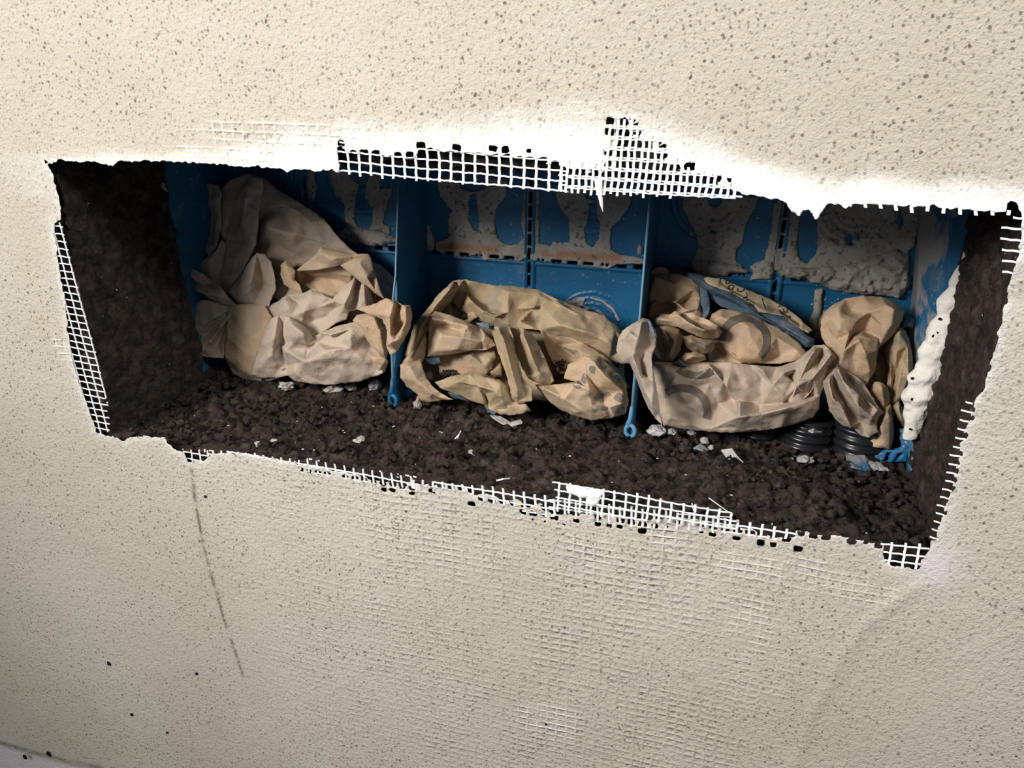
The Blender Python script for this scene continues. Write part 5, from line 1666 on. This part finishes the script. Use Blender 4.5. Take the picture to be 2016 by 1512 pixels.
sheet(b4, 'rounded_top_fold', CB, [(1615, 650, 2), (1617, 630, 4), (1626, 612, 6), (1642, 598, 6), (1665, 587, 6), (1700, 582, 6), (1735, 584, 6), (1758, 592, 6), (1774, 604, 6), (1781, 614, 6), (1776, 632, 8), (1764, 652, 8), (1748, 670, 8), (1730, 684, 8), (1727, 694, 10), (1726, 715, 10),
                                   (1722, 732, 10), (1712, 748, 8), (1705, 760, 6), (1688, 750, 8), (1668, 735, 8), (1648, 722, 8), (1640, 702, 6), (1628, 682, 4), (1618, 666, 2)],
      [[(1708, 610, 16), (1690, 628, 18), (1672, 655, 20), (1662, 690, 24), (1655, 715, 18)], [(1650, 606, 16), (1675, 612, 10), (1705, 618, 16)], [(1635, 625, 14), (1630, 650, 8), (1645, 670, 12)], [(1655, 628, 22), (1652, 650, 22), (1668, 660, 18)],
       [(1715, 615, 20), (1745, 600, 22)], [(1712, 622, 10), (1700, 650, 8), (1678, 660, 12)], [(1735, 640, 20), (1730, 665, 14), (1727, 690, 18)], [(1760, 610, 24), (1755, 640, 22), (1738, 665, 16)], [(1690, 670, 28), (1705, 700, 26), (1712, 730, 20)],
       [(1680, 700, 18), (1684, 730, 14), (1690, 745, 12)]], Tn, 0, 3, d0=14, crumple=0.9)
sheet(b4, 'hanging_fold', CB, [(1712, 770, 4), (1722, 752, 8), (1734, 752, 10), (1748, 764, 10), (1752, 785, 8), (1750, 805, 6), (1738, 820, 4), (1722, 805, 4)], [[(1735, 762, 20), (1740, 795, 18)]], Tn, 0, 2, d0=10)
sheet(b4, 'bottom_fold', CB, [(1698, 858, 2), (1718, 838, 6), (1734, 815, 8), (1744, 800, 10), (1754, 796, 10), (1756, 815, 10), (1760, 845, 8), (1758, 870, 4), (1752, 886, 2), (1738, 882, 2), (1718, 880, 2), (1702, 872, 2)],
      [[(1746, 810, 22), (1735, 840, 20), (1740, 875, 12)], [(1738, 812, 10), (1722, 850, 6)], [(1752, 820, 20), (1752, 870, 12)]], Tn, 0, 2, d0=10)
sheet(b4, 'bottom_fold', CB, [(1756, 800, 4), (1768, 790, 8), (1776, 800, 8), (1782, 830, 6), (1780, 842, 4), (1770, 830, 6), (1762, 812, 6)], [[(1768, 800, 16), (1776, 830, 10)]], O, 0, 1, d0=8)
sheet(b4, 'crumpled_front_fold', CB, [(1618, 752, 4), (1630, 738, 8), (1642, 726, 10), (1652, 722, 12), (1664, 730, 12), (1682, 738, 12), (1700, 752, 12), (1712, 772, 12), (1726, 795, 10), (1741, 813, 8), (1730, 820, 10), (1727, 835, 10), (1729, 850, 6), (1712, 862, 4), (1696, 858, 4),
                                      (1682, 846, 6), (1660, 838, 6), (1645, 826, 6), (1632, 808, 4), (1628, 785, 4)],
      [[(1650, 726, 30), (1662, 752, 28), (1690, 775, 28), (1728, 808, 20)], [(1640, 735, 14), (1645, 765, 10), (1662, 790, 10), (1670, 825, 8)], [(1632, 750, 26), (1640, 785, 24), (1655, 820, 18)], [(1668, 745, 14), (1700, 765, 12), (1725, 795, 12)],
       [(1672, 770, 30), (1690, 800, 28), (1715, 820, 22)], [(1676, 800, 12), (1695, 830, 6), (1702, 850, 6)], [(1655, 795, 24), (1675, 840, 16)], [(1690, 770, 16), (1712, 800, 14)]], G, 16, 4, d0=20, crumple=1.3)

# dark crumbs caught in the torn folds
def clump(px, py, w, h, base, d, label):
    yb, k = base
    c = on_base(px, py, yb, k, d / 1000)
    sc = np.linalg.norm(c - CC) / FPX
    mb = MB()
    rg = random.Random(px)
    for _ in range(60):
        x = px + rg.uniform(-w, w)
        y = py + rg.uniform(-h, h)
        p = on_base(x, y, yb, k, d / 1000 + rg.uniform(0, 0.003))
        r = rg.uniform(2.0, 5.0) * sc
        vs_ = [p + np.array(dv) * r * rg.uniform(0.7, 1.2) for dv in ((1, 0, 0), (-1, 0, 0), (0, 1, 0), (0, -1, 0), (0, 0, 1), (0, 0, -1))]
        mb.add(vs_, [(0, 2, 4), (2, 1, 4), (1, 3, 4), (3, 0, 4), (2, 0, 5), (1, 2, 5), (3, 1, 5), (0, 3, 5)])
    o = mb.build('caught_crumbs', SOIL)
    tag(o, label, 'debris', None, 'stuff')
    return o


clump(932, 622, 22, 10, MBs, 2, 'dark crumbs caught in the upper hollow of the middle bag')
clump(1102, 728, 12, 18, MBs, 10, 'dark crumbs caught in the hollow right of the middle bag\'s strap')
clump(884, 734, 14, 5, MBs, 10, 'dark crumbs lying in the torn lower left hole of the middle bag')
clump(1200, 722, 16, 8, MBs, 6, 'dark crumbs in the slit at the right end of the middle bag')
for o_ in bpy.data.objects:
    if '_s' in o_:
        del o_['_s']
